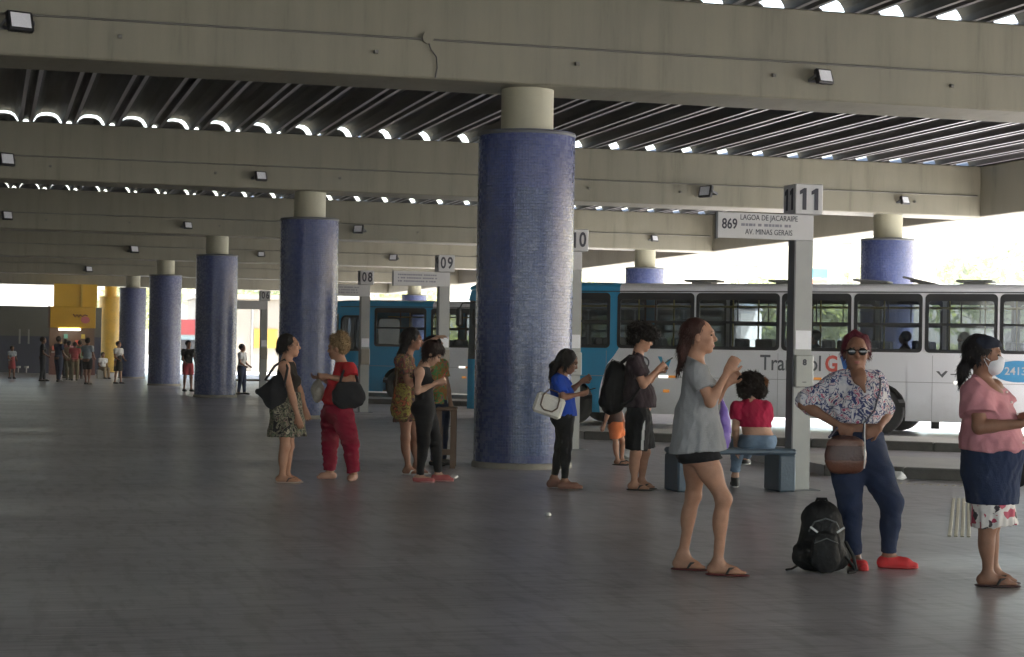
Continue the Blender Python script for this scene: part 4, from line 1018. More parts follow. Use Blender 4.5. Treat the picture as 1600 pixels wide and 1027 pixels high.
    def shoe(s,q,mat,msole=None):
        heel,ball,toe,ff,hz=s.foot[q]; an=s.J['an'+q]; z=V3(0,0,hz)
        h=min(s.h,.007)
        o=fobj('shoe',mat,s.o,[cap(heel,ball,.040,.042,k=.02),cap(ball,toe,.042,.032,V3(0,0,1),1.4,.02),cap(heel,an-V3(0,0,.02),.040,.040,k=.02),cap(an-V3(0,0,.03),ball,.038,.03,k=.03)],h,planes=[(an-V3(0,0,.005)-ff*.0,V3(0,0,1)),(V3(0,0,hz+.004),V3(0,0,-1))])
        if msole is not None: fobj('sole',msole,o,[cap(heel*V3(1,1,0)+z+V3(0,0,.012),ball*V3(1,1,0)+z+V3(0,0,.012),.041,.046,V3(0,0,1),3.2,.02),cap(ball*V3(1,1,0)+z+V3(0,0,.012),toe*V3(1,1,0)+z+V3(0,0,.012),.046,.036,V3(0,0,1),3.2,.02)],h)
        return o
    def hair(s,mat,prims,noise=.006,seed=3,nscale=1.5,h=None,planes=(),name='hair'):
        o=fobj(name,mat,s.o,prims,h or min(s.h,.009),planes=planes,noise=noise,seed=seed,nscale=nscale,an=(1.3,1.3,.5) if noise<.009 else (1,1,1))
        if name in ('hair','dyed_lock') and s.h<.012:
            if noise>=.009: wisps(o,2600,.028,(0,0,.0),seed,1.2,.0026)
            else: wisps(o,1500,.034,(0,0,-1),seed,.28)
        return o
    def skull(s,r=.012,back=0.0,low=0.0):
        H=s.J['head']; z=s.hs*s.k; return ell(H+s.hu*(.030-low)*z-s.hf*(.022+back)*z,V3(.094,.080,.094)*z+r,s.HA,k=.03)
    def hp(s,f,u,l=0.0): z=s.hs*s.k; return s.J['head']+s.hf*f*z+s.hu*u*z+s.hl*l*z
def carried(name,label,cat,s):
    o=empty(name,(s.loc[0],s.loc[1],0),-YAW); tag(o,label,cat); return o
def phone(s,c,dirn,nrm,label,mat=None):
    """a flat handset: centre, long axis, screen normal"""
    d=unit(dirn); n=unit(np.asarray(nrm)-d*np.dot(nrm,d)); w=np.cross(d,n)
    M=Matrix(((w[0],d[0],n[0],c[0]),(w[1],d[1],n[1],c[1]),(w[2],d[2],n[2],c[2]),(0,0,0,1)))
    o=carried('phone',label,'phone',s); mb=MB(); mb.box(-.037,.037,-.075,.075,-.005,.004,M=M,bev=.004); mb.build('case',mat or m_black,o)
    mb=MB(); mb.box(-.033,.033,-.070,.070,.0045,.0055,M=M); mb.build('screen',pm('phone_glass',(.02,.022,.03),.08,0),o); return o
def ground(px,py):
    a,b_=px-800,py-513.5; D=1+ROLL**2; u=(a+ROLL*b_)/D/FPX; v=((b_-ROLL*a)/D-39.684)/FPX; d=HCAM/v
    st,ct=math.sin(YAW),math.cos(YAW); return (d*st+u*d*ct,d*ct-u*d*st),d
SK1=skin_mat('skin_tan',(.36,.19,.125)); SK2=skin_mat('skin_brown',(.23,.115,.075)); SK3=skin_mat('skin_light',(.44,.26,.185)); SK4=skin_mat('skin_deep',(.15,.075,.05))
m_denim=cloth('dark_denim',(.018,.028,.065),.4); m_denimL=cloth('pale_denim',(.16,.23,.33),.5,var=.3); m_blackc=cloth('black_cloth',(.010,.010,.012),.3)
# ================================================================== people in the front
UP=V3(0,0,1)
# ---- girl in the grey T-shirt
loc,d=ground(1108,899); S=Fig(loc,1108,899,d,SK1,face=-.15,h=.0068,headface=-.22,hip=.130,waist=.112,chest=.126,thigh=.92,bust=.8,arm=.88,hs=.95)
S.set(head=(1095,526,.06),neck=(1087,561,.06),shR=(1087,578,-.10),shL=(1093,575,.22),elR=(1106,628,-.15),wrR=(1134,581,-.10),elL=(1122,628,.22),wrL=(1139,600,.14),
 hipR=(1097,712,-.03),hipL=(1092,710,.13),knR=(1129,779,-.06),knL=(1088,778,.20),anR=(1121,879,-.02),toR=(1163,897,-.06),anL=(1073,872,.26),toL=(1106,888,.22))
S.hand('R',V3(.5,.05,.85),V3(.3,.9,.1),(.5,1.0)); S.hand('L',V3(.55,-.1,.8),V3(.3,-.9,.2),(.6,1.0))
S.body('girl in a loose grey T-shirt and black shorts raising both hands')
S.face(brow=(.03,.016,.012))
gt=cloth('grey_jersey',(.275,.277,.29),.3)
hem=S.j(1093,703,.035)
S.wear('shirt',gt,['torso'],.012,[S.sleeve('R',.60,.072,.078),S.sleeve('L',.6,.072,.078),cap(S.wa+V3(-.012,0,.03),hem+V3(-.004,0,-.02),.142,.183,None,1,.06,1,.006)],
 planes=[(S.J['neck']+UP*.004-S.f*.01,UP*.9+S.f*.45),(hem+V3(0,0,-.015),V3(.09,0,-1))],noise=.005,seed=4,nscale=.8)
S.wear('shorts',cloth('black_shorts',(.012,.012,.014),.3),['thL','thR'],.010,S.shorts('R',.20,(.112,.112))+S.shorts('L',.20,(.112,.112))+[infl(p,.012) for p in S.P['torso'] if p['t']=='e' or p is S.P['torso'][0]],planes=[(S.pc+UP*.02,UP),(S.j(1095,721,0),V3(.16,0,-1))],noise=.003)
hm=hair_mat('hair_dark_burgundy',(.05,.022,.018))
S.hair(hm,[S.skull(.006,.014),cap(S.hp(-.07,.03),S.hp(-.105,-.08),.050,.040,k=.04),cap(S.hp(-.105,-.08),S.j(1066,580,.02),.038,.030,k=.04),cap(S.j(1066,580,.02),S.j(1059,616,-.02),.030,.013,k=.03),
 cap(S.hp(.02,.085,-.035),S.hp(-.045,.01,-.070),.014,.012,k=.03),cap(S.hp(.02,.085,.035),S.hp(-.045,.01,.070),.014,.012,k=.03)],.003,5,1.6,planes=[(S.hp(.030,.050),S.hf*1.0-S.hu*.55)])
bk=pm('sandal_black',(.012,.011,.011),.6,.2,20); rd=pm('sandal_maroon',(.09,.012,.012),.6,.2,20)
for q in 'LR': S.sandal(q,rd,bk)
# purple bag on her far arm
b_=carried('plastic_bag','purple carrier bag hanging beyond the girl in grey','bag',S); c0=S.j(1139,668,.30)
m_pu=pm('purple_plastic',(.21,.13,.48),.35,.25,12,.5,14)
fobj('pouch',m_pu,b_,[ell(c0-V3(0,0,.04),V3(.050,.045,.13),k=.03),cap(c0+V3(0,0,.05),c0+V3(-.01,0,.15),.03,.012,k=.05)],.008,noise=.006,seed=9,nscale=1.2)
mb=MB(); mb.tube([c0+V3(-.01,0,.14),c0+V3(-.02,-.03,.22),S.J['elL']+V3(.02,0,.03)],.006,6); mb.build('handle',m_pu,b_)

# ---- woman in the patterned blouse
loc,d=ground(1355,889); S=Fig(loc,1355,889,d,SK2,face=-PI/2-.1,h=.0068,headface=-PI/2-.12,girth=1.0,hip=.172,waist=.15,chest=.165,belly=.10,thigh=1.02,arm=1.0,bust=1.25)
S.set(head=(1338,552,0),neck=(1338,583,.02),shR=(1303,598,.02),shL=(1370,595,.02),elR=(1256,632,.0),wrR=(1306,664,-.10),elL=(1387,646,.02),wrL=(1367,668,-.13),
 hipR=(1323,716,.02),hipL=(1361,716,.02),knR=(1327,787,-.03),knL=(1392,787,-.02),anR=(1338,872,.06),toR=(1344,888,-.17),anL=(1391,869,.05),toL=(1432,885,.02))
S.hand('R',V3(.8,-.3,-.45),V3(.2,.9,-.2),(.4,.6)); S.hand('L',V3(-.8,-.1,-.4),V3(-.1,.9,-.1),(.4,.6))
S.body('woman in sunglasses and a patterned batwing blouse, hand on hip')
S.face(lip=(.28,.06,.07))
bp_=pattern('blouse_print',[(0,(.62,.60,.62)),(.40,(.50,.50,.56)),(.45,(.05,.06,.16)),(.53,(.63,.61,.62)),(.60,(.42,.07,.16)),(.645,(.60,.58,.60)),(.72,(.10,.16,.26))],17)
hz=S.j(1341,661,0)
cb_=[cap(S.J['shR']+V3(.03,0,-.01),S.j(1260,627,.0),.085,.070,S.f,1.25,.06,0),cap(S.j(1318,612,0),S.j(1272,641,.0),.09,.03,S.f,1.5,.06),cap(S.j(1325,632,0),S.j(1300,650,-.02),.07,.03,S.f,1.3,.05),
     cap(S.J['shL']+V3(-.03,0,-.01),S.j(1378,636,.0),.085,.075,S.f,1.2,.06),cap(S.ch,hz+V3(0,-.02,.02),.175,.155,S.f,1.15,.06),ell(S.ch+S.f*.10-V3(0,0,.07),V3(.07,.16,.09),np.stack([S.f,S.l,UP]),k=.05)]
vn=S.J['neck']
o=S.wear('blouse',bp_,['torso'],.014,cb_,planes=[(hz,-UP),(S.j(1338,577,0),UP)],noise=.010,seed=11,nscale=.75)
# open V neck: skin patch laid proud of the cloth follows the chest
fobj('neckline_skin',S.skin,S.o,[cap(S.j(1338,584,-.075),S.j(1344,612,-.172),.042,.010,S.f,2.6,.02),cap(S.j(1338,580,-.03),S.j(1339,592,-.10),.05,.045,S.f,1.3,.03)],.006)
S.wear('jeans',m_denim,['thL','thR'],.011,S.trouser('R',.93,(.112,.074,.050))+S.trouser('L',.93,(.112,.074,.050))+[infl(p,.013) for p in S.P['torso'] if p['t']=='e' or p is S.P['torso'][0]],planes=[(S.pc+UP*.13,UP)],noise=.004,seed=12)
wr=hair_mat('hair_wine_red',(.085,.012,.022))
S.hair(wr,[S.skull(.010,.016),ell(S.hp(-.035,.118,-.01),.040,k=.03),cap(S.hp(-.02,.10,.055),S.hp(-.02,.0,.082),.026,.016,k=.03),cap(S.hp(-.02,.10,-.055),S.hp(-.02,.0,-.082),.026,.016,k=.03)],.005,13,1.8,planes=[(S.hp(.052,.062),S.hf-S.hu*.55)])
# sunglasses
sg=bpy.data.objects.new('sunglasses',None); link(sg); sg.parent=S.o
lm=pm('dark_lens',(.008,.007,.007),.06,0); fm=pm('brown_frame',(.06,.025,.015),.25,0)
for q in (-1,1):
    o=fobj('lens',lm,sg,[ell(S.hp(.098,.010,q*.036),V3(.008,.030,.026),S.HA)],.004)
    mb=MB(); mb.tube([S.hp(.095,.018,q*.064),S.hp(.06,.016,q*.082),S.hp(-.01,.008,q*.088)],.004,6); mb.build('temple',fm,sg)
mb=MB(); mb.tube([S.hp(.105,.016,-.012),S.hp(.109,.020,0),S.hp(.105,.016,.012)],.004,6); mb.build('bridge',fm,sg)
rs_=pm('red_canvas',(.55,.025,.03),.7,.15,14,.2,90)
for q in 'LR': S.shoe(q,rs_,pm('sole_red',(.42,.03,.03),.6,.1,10))
# brown crossbody bag with its strap
b_=carried('crossbody_bag','brown leather crossbody bag in front of the patterned blouse woman','bag',S); c0=S.j(1312,705,-.225)
m_br=pm('brown_leather',(.055,.022,.018),.42,.25,10,.25,60); m_tn=pm('tan_leather',(.15,.075,.055),.45,.2,10,.2,60)
bagp=lambda e: [cap(c0+V3(-.035,0,.02),c0+V3(.035,0,.02),.095+e,None,V3(0,1,0),2.3,.04),cap(c0+V3(-.05,0,-.05),c0+V3(.05,0,-.05),.085+e,None,V3(0,1,0),2.0,.05)]
fobj('pouch',m_br,b_,bagp(0),.007,noise=.003,seed=15)
fobj('flap',m_tn,b_,bagp(.005),.007,planes=[(c0+V3(0,0,.045),-UP),(c0+V3(0,0,.09),UP)],noise=.003,seed=15)
fobj('lower_panel',pm('russet_leather',(.11,.038,.02),.4,.2,10,.2,60),b_,bagp(.004),.007,planes=[(c0+V3(0,0,-.045),UP)],noise=.003,seed=15)
mb=MB(); mb.tube([c0+V3(.112,0,.10),c0+V3(.12,-.005,.2),S.j(1356,640,-.235),S.j(1366,610,-.20),S.j(1372,592,-.085),S.j(1368,586,.02)],.0065,6); mb.tube([c0+V3(-.11,0,.10),S.j(1303,668,-.12),S.j(1302,640,.1)],.009,6); mb.build('strap',pm('strap_navy',(.05,.05,.08),.6,.2,10),b_)
mb=MB(); mb.tube([c0+V3(.118,-.035,-.10),c0+V3(.120,-.04,.02),c0+V3(.117,-.035,.13),c0+V3(.118,-.03,.2)],.004,6); mb.build('pale_cord',m_white,b_)

# ---- black backpack on the floor
loc,d=ground(1284,893); S=Fig(loc,1284,893,d,SK1); b_=carried('backpack','bulging black backpack standing on the floor','backpack',S)
m_nb=pm('black_nylon',(.006,.006,.007),.65,.3,14,.3,40,spec=.2)
fobj('main_pack',m_nb,b_,[cap(V3(0,.02,.13),V3(0,.03,.33),.165,.135,V3(0,1,0),1.35,.05),ell(V3(.0,-.06,.13),V3(.135,.09,.11),k=.04),ell(V3(-.13,.02,.10),V3(.06,.07,.08),k=.03),ell(V3(.135,.02,.10),V3(.05,.07,.08),k=.03),ell(V3(-.165,.0,.135),V3(.025,.03,.03),k=.02)],.008,planes=[(V3(0,0,.004),-UP)],noise=.007,seed=21,nscale=.9)
fobj('front_pocket',m_nb,b_,[cap(V3(0,-.135,.10),V3(0,-.125,.19),.10,.085,V3(0,1,0),2.6,.03)],.008,noise=.004,seed=22)
mb=MB(); mb.tube([(-.105,-.09,.27),(-.07,-.115,.335),(0,-.125,.36),(.07,-.115,.335),(.105,-.09,.27)],.005,6); mb.build('zip',m_dgrey,b_)
mb=MB(); mb.tube([(-.08,-.165,.20),(0,-.178,.235),(.08,-.165,.20)],.004,6); mb.build('pocket_zip',m_dgrey,b_)
for sx in (-1,1):
    M=Matrix.Translation((sx*.088+.012,-.122,.285))@Matrix.Rotation(sx*-.62,4,'Y')@Matrix.Rotation(-.28,4,'X'); MB().box(-.03,.03,-.007,.004,-.006,.006,M=M).build('reflective_strip',m_white,b_)
mb=MB(); mb.tube([(-.04,.05,.44),(-.03,.05,.475),(.03,.05,.475),(.04,.05,.44)],.010,6); mb.build('handle',m_nb,b_)
for pts,r_ in (([(-.12,.05,.05),(-.2,.0,.012),(-.24,-.03,.010)],.008),([(.13,-.05,.12),(.19,-.09,.05),(.2,-.1,.012),(.15,-.13,.010)],.010),([(.15,0,.2),(.205,-.02,.1),(.22,-.05,.012)],.012)):
    mb=MB(); mb.tube(pts,r_,6); mb.build('strap',m_nb,b_)

# ---- woman in pink
loc,d=ground(1553,916); S=Fig(loc,1553,916,d,SK2,face=-.5,h=.0068,headface=-.2,pitch=.08,girth=1.05,hip=.178,waist=.165,chest=.165,belly=.15,thigh=.95,arm=1.1,bust=1.35)
S.set(head=(1540,556,.03),neck=(1538,594,.05),shR=(1520,614,-.12),shL=(1562,608,.16),elR=(1519,666,-.18),wrR=(1580,660,-.24),elL=(1582,662,.12),wrL=(1598,650,-.06),
 hipR=(1541,742,-.06),hipL=(1557,740,.08),knR=(1541,820,-.05),knL=(1556,818,.10),anR=(1541,898,-.04),toR=(1583,916,-.08),anL=(1560,893,.13),toL=(1594,908,.10))
S.hand('R',V3(1,.1,.15),V3(.1,.4,.9),(.4,.7)); S.hand('L',V3(.9,-.3,.1),V3(.1,-.3,.9),(.4,.7))
S.body('woman in a pink blouse and white face mask at the right edge')
S.face()
pk=cloth('pink_cotton',(.46,.20,.23),.3); hm_=S.j(1550,708,0)
S.wear('blouse',pk,['torso'],.016,[S.sleeve('R',.62,.088,.098),S.sleeve('L',.55,.088,.095),cap(S.wa,hm_,.190,.218,S.f,1.10,.06,1,.006),ell(S.J['shR']+V3(-.03,-.02,-.03),V3(.06,.08,.07),k=.04)],planes=[(hm_,V3(-.11,0,-1)),(S.J['neck']+UP*.004+S.f*.02,UP*.8+S.f*.6)],noise=.007,seed=31,nscale=.85)
mb=MB(); 
bt=pm('shell_button',(.6,.5,.48),.3,0)
for i,(px,py) in enumerate(((1564,612),(1571,628),(1579,646),(1584,668),(1587,690))):
    q=MB(); c=S.j(px,py,-.13-.01*i); q.cyl(c,c+V3(.004,-.008,0),.007,n=8); q.build('button',bt,S.o)
sk_top=S.j(1550,702,0); sk_bot=S.j(1550,787,0)
S.wear('skirt',m_denim,['thL','thR'],.02,[infl(p,.022) for p in S.P['torso'] if p['t']=='e' or p is S.P['torso'][0]]+[cap(sk_top,sk_bot,.188,.158,S.l*.0+V3(0,1,0),1.05,.04,1,.004)],planes=[(sk_top+UP*.02,UP),(sk_bot,-UP)],noise=.004,seed=32)
fr_=pattern('frill_print',[(0,(.62,.58,.56)),(.50,(.35,.04,.08)),(.60,(.60,.56,.54)),(.78,(.05,.04,.05)),(.88,(.45,.10,.14))],26,'voro')
S.wear('skirt_frill',fr_,[],0,[cap(sk_bot+UP*.01,S.j(1553,822,0),.140,.142,V3(0,1,0),1.05,.04,1,.014)],planes=[(sk_bot+UP*.008,UP)],noise=.005,seed=33)
hb_=hair_mat('hair_black',(.012,.010,.011))
S.hair(hb_,[S.skull(.012,.016),cap(S.hp(-.09,-.02),S.hp(-.12,-.10),.030,.032,k=.03),cap(S.hp(-.12,-.10),S.hp(-.13,-.20),.036,.016,k=.03)],.004,34,1.7,planes=[(S.hp(.050,.052),S.hf-S.hu*.6)])
S.hair(cloth('navy_cap_cloth',(.015,.018,.032),.3),[ell(S.hp(-.008,.055),V3(.112,.094,.075),S.HA,k=.03)],.003,35,1,planes=[(S.hp(0,.040),-S.hu+S.hf*.25)],name='head_wrap')
mk=cloth('mask_white',(.66,.67,.72),.2); 
o=S.hair(mk,[ell(S.hp(.060,-.052),V3(.066,.070,.068),S.HA,k=.02),ell(S.hp(.100,-.024),V3(.024,.032,.028),S.HA,k=.02)],.002,36,1,planes=[(S.hp(.018,-.05),-S.hf-S.hu*.15),(S.hp(.07,.004),S.hu)],name='face_mask')
mb=MB(); [mb.tube([S.hp(.035,-.03+z,-.068),S.hp(-.005,-.005+z*.3,-.088)],.0025,5) for z in (0,-.05)]; mb.build('ear_loop',mk,o)
for q in 'LR': S.sandal(q,pm('sandal_brown',(.05,.02,.02),.6,.2,20),bk)
b_=carried('shoulder_bag','dark bag at the right edge beside the woman in pink','bag',S); c0=S.j(1602,724,.1)
fobj('pouch',m_nb,b_,[cap(c0-V3(.03,0,.06),c0+V3(.04,0,.08),.10,.09,V3(0,1,0),1.8,.03)],.010,noise=.005,seed=38); mb=MB(); mb.tube([c0+V3(.0,0,.15),S.j(1600,660,.12),S.j(1578,606,.18)],.010,6); mb.build('strap',m_nb,b_)

# ---- young man with backpack
loc,d=ground(998,766); S=Fig(loc,998,766,d,SK1,face=.1,h=.009,headface=.05,pitch=.28,female=False,hip=.150,waist=.145,chest=.165,belly=.12,thigh=1.05,arm=1.05)
S.set(head=(1004,531,.03),neck=(997,553,.03),shR=(989,568,-.16),shL=(996,566,.20),elR=(1003,601,-.2),wrR=(1026,578,-.12),elL=(1012,600,.2),wrL=(1030,580,.06),
 hipR=(997,655,-.06),hipL=(1000,655,.12),knR=(993,708,-.06),knL=(1009,708,.14),anR=(990,756,-.06),toR=(1013,766,-.1),anL=(1004,752,.16),toL=(1024,760,.14))
S.hand('R',V3(.75,.2,.6),V3(.2,.8,.5),(.5,.9)); S.hand('L',V3(.8,-.3,.5),V3(.2,-.8,.4),(.5,.9))
S.body('young man with bushy hair, dark T-shirt and striped shorts reading a phone')
S.face()
tm=cloth('maroon_black_tee',(.028,.018,.024),.3); hm_=S.j(998,637,.02)
S.wear('shirt',tm,['torso'],.014,[S.sleeve('R',.62,.078,.082),S.sleeve('L',.62,.078,.082),cap(S.wa,hm_,.165,.175,S.l,1.0,.06,1,.008)],planes=[(hm_,-UP),(S.J['neck']+UP*.012,UP*.9+S.f*.4)],noise=.007,seed=41)
S.wear('shorts',m_blackc,[],0,S.shorts('R',.90,(.128,.112))+S.shorts('L',.90,(.128,.112))+[infl(p,.012) for p in S.P['torso'][:1]],planes=[(S.pc+UP*.08,UP)],noise=.005,seed=42)
a,b2=S.J['hipR'],S.J['knR']; 
q=MB(); 
for t0,t1 in ((.02,.3),(.3,.6),(.6,.89)):
    p0=a+(b2-a)*t0; p1=a+(b2-a)*t1; r0=.128*S.thigh+.006; M_=None
    q.box(p0[0]+.035,p0[0]+.062,p0[1]-r0+.02-.004,p0[1]-r0+.032,p1[2],p0[2])
q.build('side_stripe',m_white,S.o)
S.hair(curly_mat('hair_curly_black',(.010,.008,.008)),[ell(S.hp(-.02,.085),V3(.165,.155,.100),S.HA,k=.03),ell(S.hp(.06,.10),V3(.10,.13,.07),S.HA,k=.03),ell(S.hp(-.09,.01),V3(.07,.10,.09),S.HA,k=.03)],.016,43,1.5)
for q in 'LR': S.sandal(q,bk,bk)
phone(S,S.J['wrR']+V3(.10,.06,.085),V3(.8,.1,.6),V3(-.5,0,.8),'black phone held by the young man with the backpack')
b_=carried('backpack','black backpack worn by the young man','backpack',S); c0=S.j(958,605,.02)
fobj('main_pack',m_nb,b_,[cap(S.j(957,630,.02),S.j(962,580,.02),.125,.11,V3(.3,1,0)/1.05,1.0,.05),ell(S.j(948,620,.02),V3(.06,.12,.15),k=.04)],.012,noise=.008,seed=44)
fobj('outer_pocket',m_nb,b_,[cap(S.j(945,628,-.02),S.j(949,606,-.02),.07,.06,None,1,.03)],.012,noise=.005,seed=45)
mb=MB(); mb.tube([S.j(970,568,-.10),S.j(956,562,-.1),S.j(945,578,-.09),S.j(941,600,-.085)],.006,6); mb.build('zip',m_dgrey,b_)
for y in (-.12,.16):
    mb=MB(); mb.tube([S.j(968,570,y),S.j(985,556,y),S.j(1001,570,y-.02),S.j(1003,600,y-.03),S.j(985,625,y-.04),S.j(968,635,y)],.016,6); mb.build('strap',m_nb,b_)

# ---- woman in blue with the white handbag
loc,d=ground(880,764); S=Fig(loc,880,764,d,SK2,face=.05,h=.009,headface=.0,pitch=.42,hip=.125,waist=.115,chest=.13,thigh=.85,arm=.85,bust=.8,hs=.98)
S.set(head=(888,566,.03),neck=(877,586,.03),shR=(871,594,-.13),shL=(876,592,.16),elR=(879,621,-.16),wrR=(904,616,-.1),elL=(892,612,.17),wrL=(910,596,.08),
 hipR=(882,656,-.05),hipL=(884,656,.09),knR=(884,698,-.06),knL=(876,699,.1),anR=(882,752,-.04),toR=(908,764,-.08),anL=(866,748,.14),toL=(886,758,.1))
S.hand('R',V3(.95,.15,.2),V3(.1,.7,.7),(.5,.9)); S.hand('L',V3(.8,-.1,.4),V3(.2,-.8,.4),(.7,1.0))
S.body('slim woman in a royal blue shirt and black leggings with a phone')
S.face()
hm_=S.j(880,650,.02)
S.wear('shirt',cloth('royal_blue',(.012,.055,.36),.3),['torso'],.013,[S.sleeve('R',.72,.074,.078),S.sleeve('L',.72,.074,.078),cap(S.wa,hm_,.125,.132,S.l,1.0,.06,1,.006)],planes=[(hm_,-UP),(S.J['neck']+UP*.006,UP*.9+S.f*.4)],noise=.006,seed=51)
S.wear('leggings',m_blackc,['thL','thR'],.008,S.trouser('R',.92,(.095,.064,.043))+S.trouser('L',.92,(.095,.064,.043))+[infl(p,.01) for p in S.P['torso'] if p['t']=='e' or p is S.P['torso'][0]],planes=[(S.pc+UP*.08,UP)],noise=.002)
S.hair(hb_,[S.skull(.013,.012),cap(S.hp(-.06,.02),S.j(866,572,.02),.06,.045,k=.04),cap(S.j(866,572,.02),S.j(862,592,.0),.045,.03,k=.03),cap(S.hp(.0,.06,-.07),S.hp(.0,-.09,-.075),.028,.018,k=.03),cap(S.hp(.0,.06,.07),S.hp(.0,-.09,.075),.028,.018,k=.03)],.005,53,1.6,planes=[(S.hp(.055,.02),S.hf-S.hu*.35)])
for q in 'LR': S.shoe(q,pm('tan_slipper',(.22,.10,.07),.6,.15,12))
phone(S,S.J['wrR']+V3(.10,.05,.045),V3(.9,.1,.25),V3(-.3,0,.9),'phone in the hand of the woman in blue')
b_=carried('handbag','off-white handbag on the arm of the woman in blue','bag',S); c0=S.j(857,633,-.2)
M=Matrix.Translation(c0)@Matrix.Rotation(.32,4,'Y'); mw=pm('offwhite_leather',(.60,.58,.54),.45,.12,8,.2,50)
MB().box(-.155,.155,-.045,.045,-.11,.11,M=M,bev=.025).build('pouch',mw,b_)
mb=MB(); mb.tube([M@Vector((-.09,-.05,.085)),M@Vector((-.085,-.056,-.02)),M@Vector((-.04,-.056,-.055)),M@Vector((.05,-.056,-.05)),M@Vector((.09,-.056,-.0)),M@Vector((.085,-.05,.085)),M@Vector((.05,.0,.16)),M@Vector((-.05,0,.16)),M@Vector((-.09,-.05,.085))],.008,6); mb.build('handle',pm('handle_brown',(.10,.06,.04),.5,.2,9),b_)

# ---- seated woman in crimson, back to the camera
loc,d=(7.83,18.66),19.9; S=Fig(loc,1181,769,19.92,SK3,face=PI/2-.12,h=.009,headface=PI/2+.1,pitch=.15,hip=.165,waist=.135,chest=.145,thigh=.98)
S.set(head=(1177,606,.05),neck=(1178,626,.0),shL=(1155,638,.02),shR=(1200,638,.02),elL=(1153,672,.03),wrL=(1156,702,.16),elR=(1204,670,.08),wrR=(1190,690,.28),
 hipL=(1177,694,.02),hipR=(1200,694,.02),knL=(1163,698,.44),knR=(1186,697,.46),anL=(1160,750,.46),toL=(1162,757,.66),anR=(1176,723,.50),toR=(1184,730,.68))
S.body('woman in a crimson top and jeans sitting with her back turned')
hm_=S.j(1181,669,0)
S.wear('crop_top',cloth('crimson_knit',(.37,.012,.055),.35),['torso'],.013,[S.sleeve('L',.55,.072,.075),S.sleeve('R',.55,.072,.075)],planes=[(hm_,-UP),(S.J['neck']+UP*.01,UP)],noise=.006,seed=61)
S.wear('jeans',m_denimL,['thL','thR'],.012,S.trouser('L',.88,(.108,.07,.055))+S.trouser('R',.88,(.108,.07,.055))+[infl(p,.016) for p in S.P['torso'] if p['t']=='e' or p is S.P['torso'][0]],planes=[(S.j(1181,681,0),UP)],noise=.004,seed=62)
S.hair(curly_mat('hair_curly_brown',(.014,.010,.009)),[ell(S.hp(-.02,.04),V3(.14,.15,.125),S.HA,k=.03),ell(S.hp(-.07,-.05,.075),V3(.08,.085,.085),S.HA,k=.04),ell(S.hp(-.07,-.05,-.075),V3(.08,.085,.085),S.HA,k=.04)],.014,63,1.4,planes=[(S.hp(.06,0),S.hf)])
S.hair(curly_mat('hair_copper',(.20,.07,.02)),[ell(S.hp(-.05,.04,-.135),V3(.05,.03,.055),S.HA,k=.03)],.010,64,1.5,name='dyed_lock')
for q in 'LR': S.shoe(q,pm('sneaker_black',(.02,.02,.022),.6,.2,14),pm('sneaker_sole',(.62,.62,.62),.6,.05,10))
# ================================================================== people farther back
# ---- woman in black
loc,d=ground(674,754); S=Fig(loc,674,754,d,SK3,face=.1,h=.010,headface=.0,pitch=.62,hip=.135,waist=.115,chest=.13,thigh=.9,arm=.85,bust=.85)
S.set(head=(675,553,.02),neck=(662,570,.03),shR=(656,580,-.13),shL=(661,578,.16),elR=(653,612,-.16),wrR=(682,598,-.06),elL=(668,610,.16),wrL=(684,600,.05),
 hipR=(663,642,-.05),hipL=(665,642,.1),knR=(662,690,-.06),knL=(680,689,.1),anR=(656,745,-.05),toR=(678,753,-.1),anL=(684,742,.14),toL=(706,750,.1))
S.hand('R',V3(.9,.2,.3),V3(.2,.7,.6),(.6,.9)); S.hand('L',V3(.9,-.3,.2),V3(.2,-.7,.5),(.6,.9))
S.body('young woman in a black sleeveless top and leggings bent over a phone')
S.face()
S.wear('tank_top',m_blackc,['torso'],.009,[],planes=[(S.pc+UP*.06,-UP),(S.J['neck']-UP*.02,UP),(S.J['shR']+V3(0,-.0,0),V3(0,-1,0)),(S.J['shL'],V3(0,1,0))],noise=.004,seed=71)
S.wear('leggings',m_blackc,['thL','thR'],.009,S.trouser('R',.95,(.10,.066,.046))+S.trouser('L',.95,(.10,.066,.046))+[infl(p,.011) for p in S.P['torso'] if p['t']=='e' or p is S.P['torso'][0]],planes=[(S.pc+UP*.12,UP)],noise=.003)
S.hair(hair_mat('hair_brown_black',(.018,.009,.008)),[S.skull(.016,.01),cap(S.hp(-.02,.08),S.hp(.05,.09),.06,.05,k=.04),cap(S.hp(-.06,.03),S.hp(-.03,-.09,-.05),.055,.03,k=.04)],.006,72,1.6,planes=[(S.hp(.075,.02),S.hf-S.hu*.4)])
for q in 'LR': S.shoe(q,pm('coral_shoe',(.42,.10,.10),.6,.15,12),pm('shoe_sole_pink',(.50,.30,.29),.6,.05,10))
phone(S,S.J['wrR']+V3(.07,.05,.07),V3(.5,.1,.8),V3(-.7,0,.6),'red cased phone held by the woman in black',pm('phone_red',(.55,.02,.03),.35,.05,9))
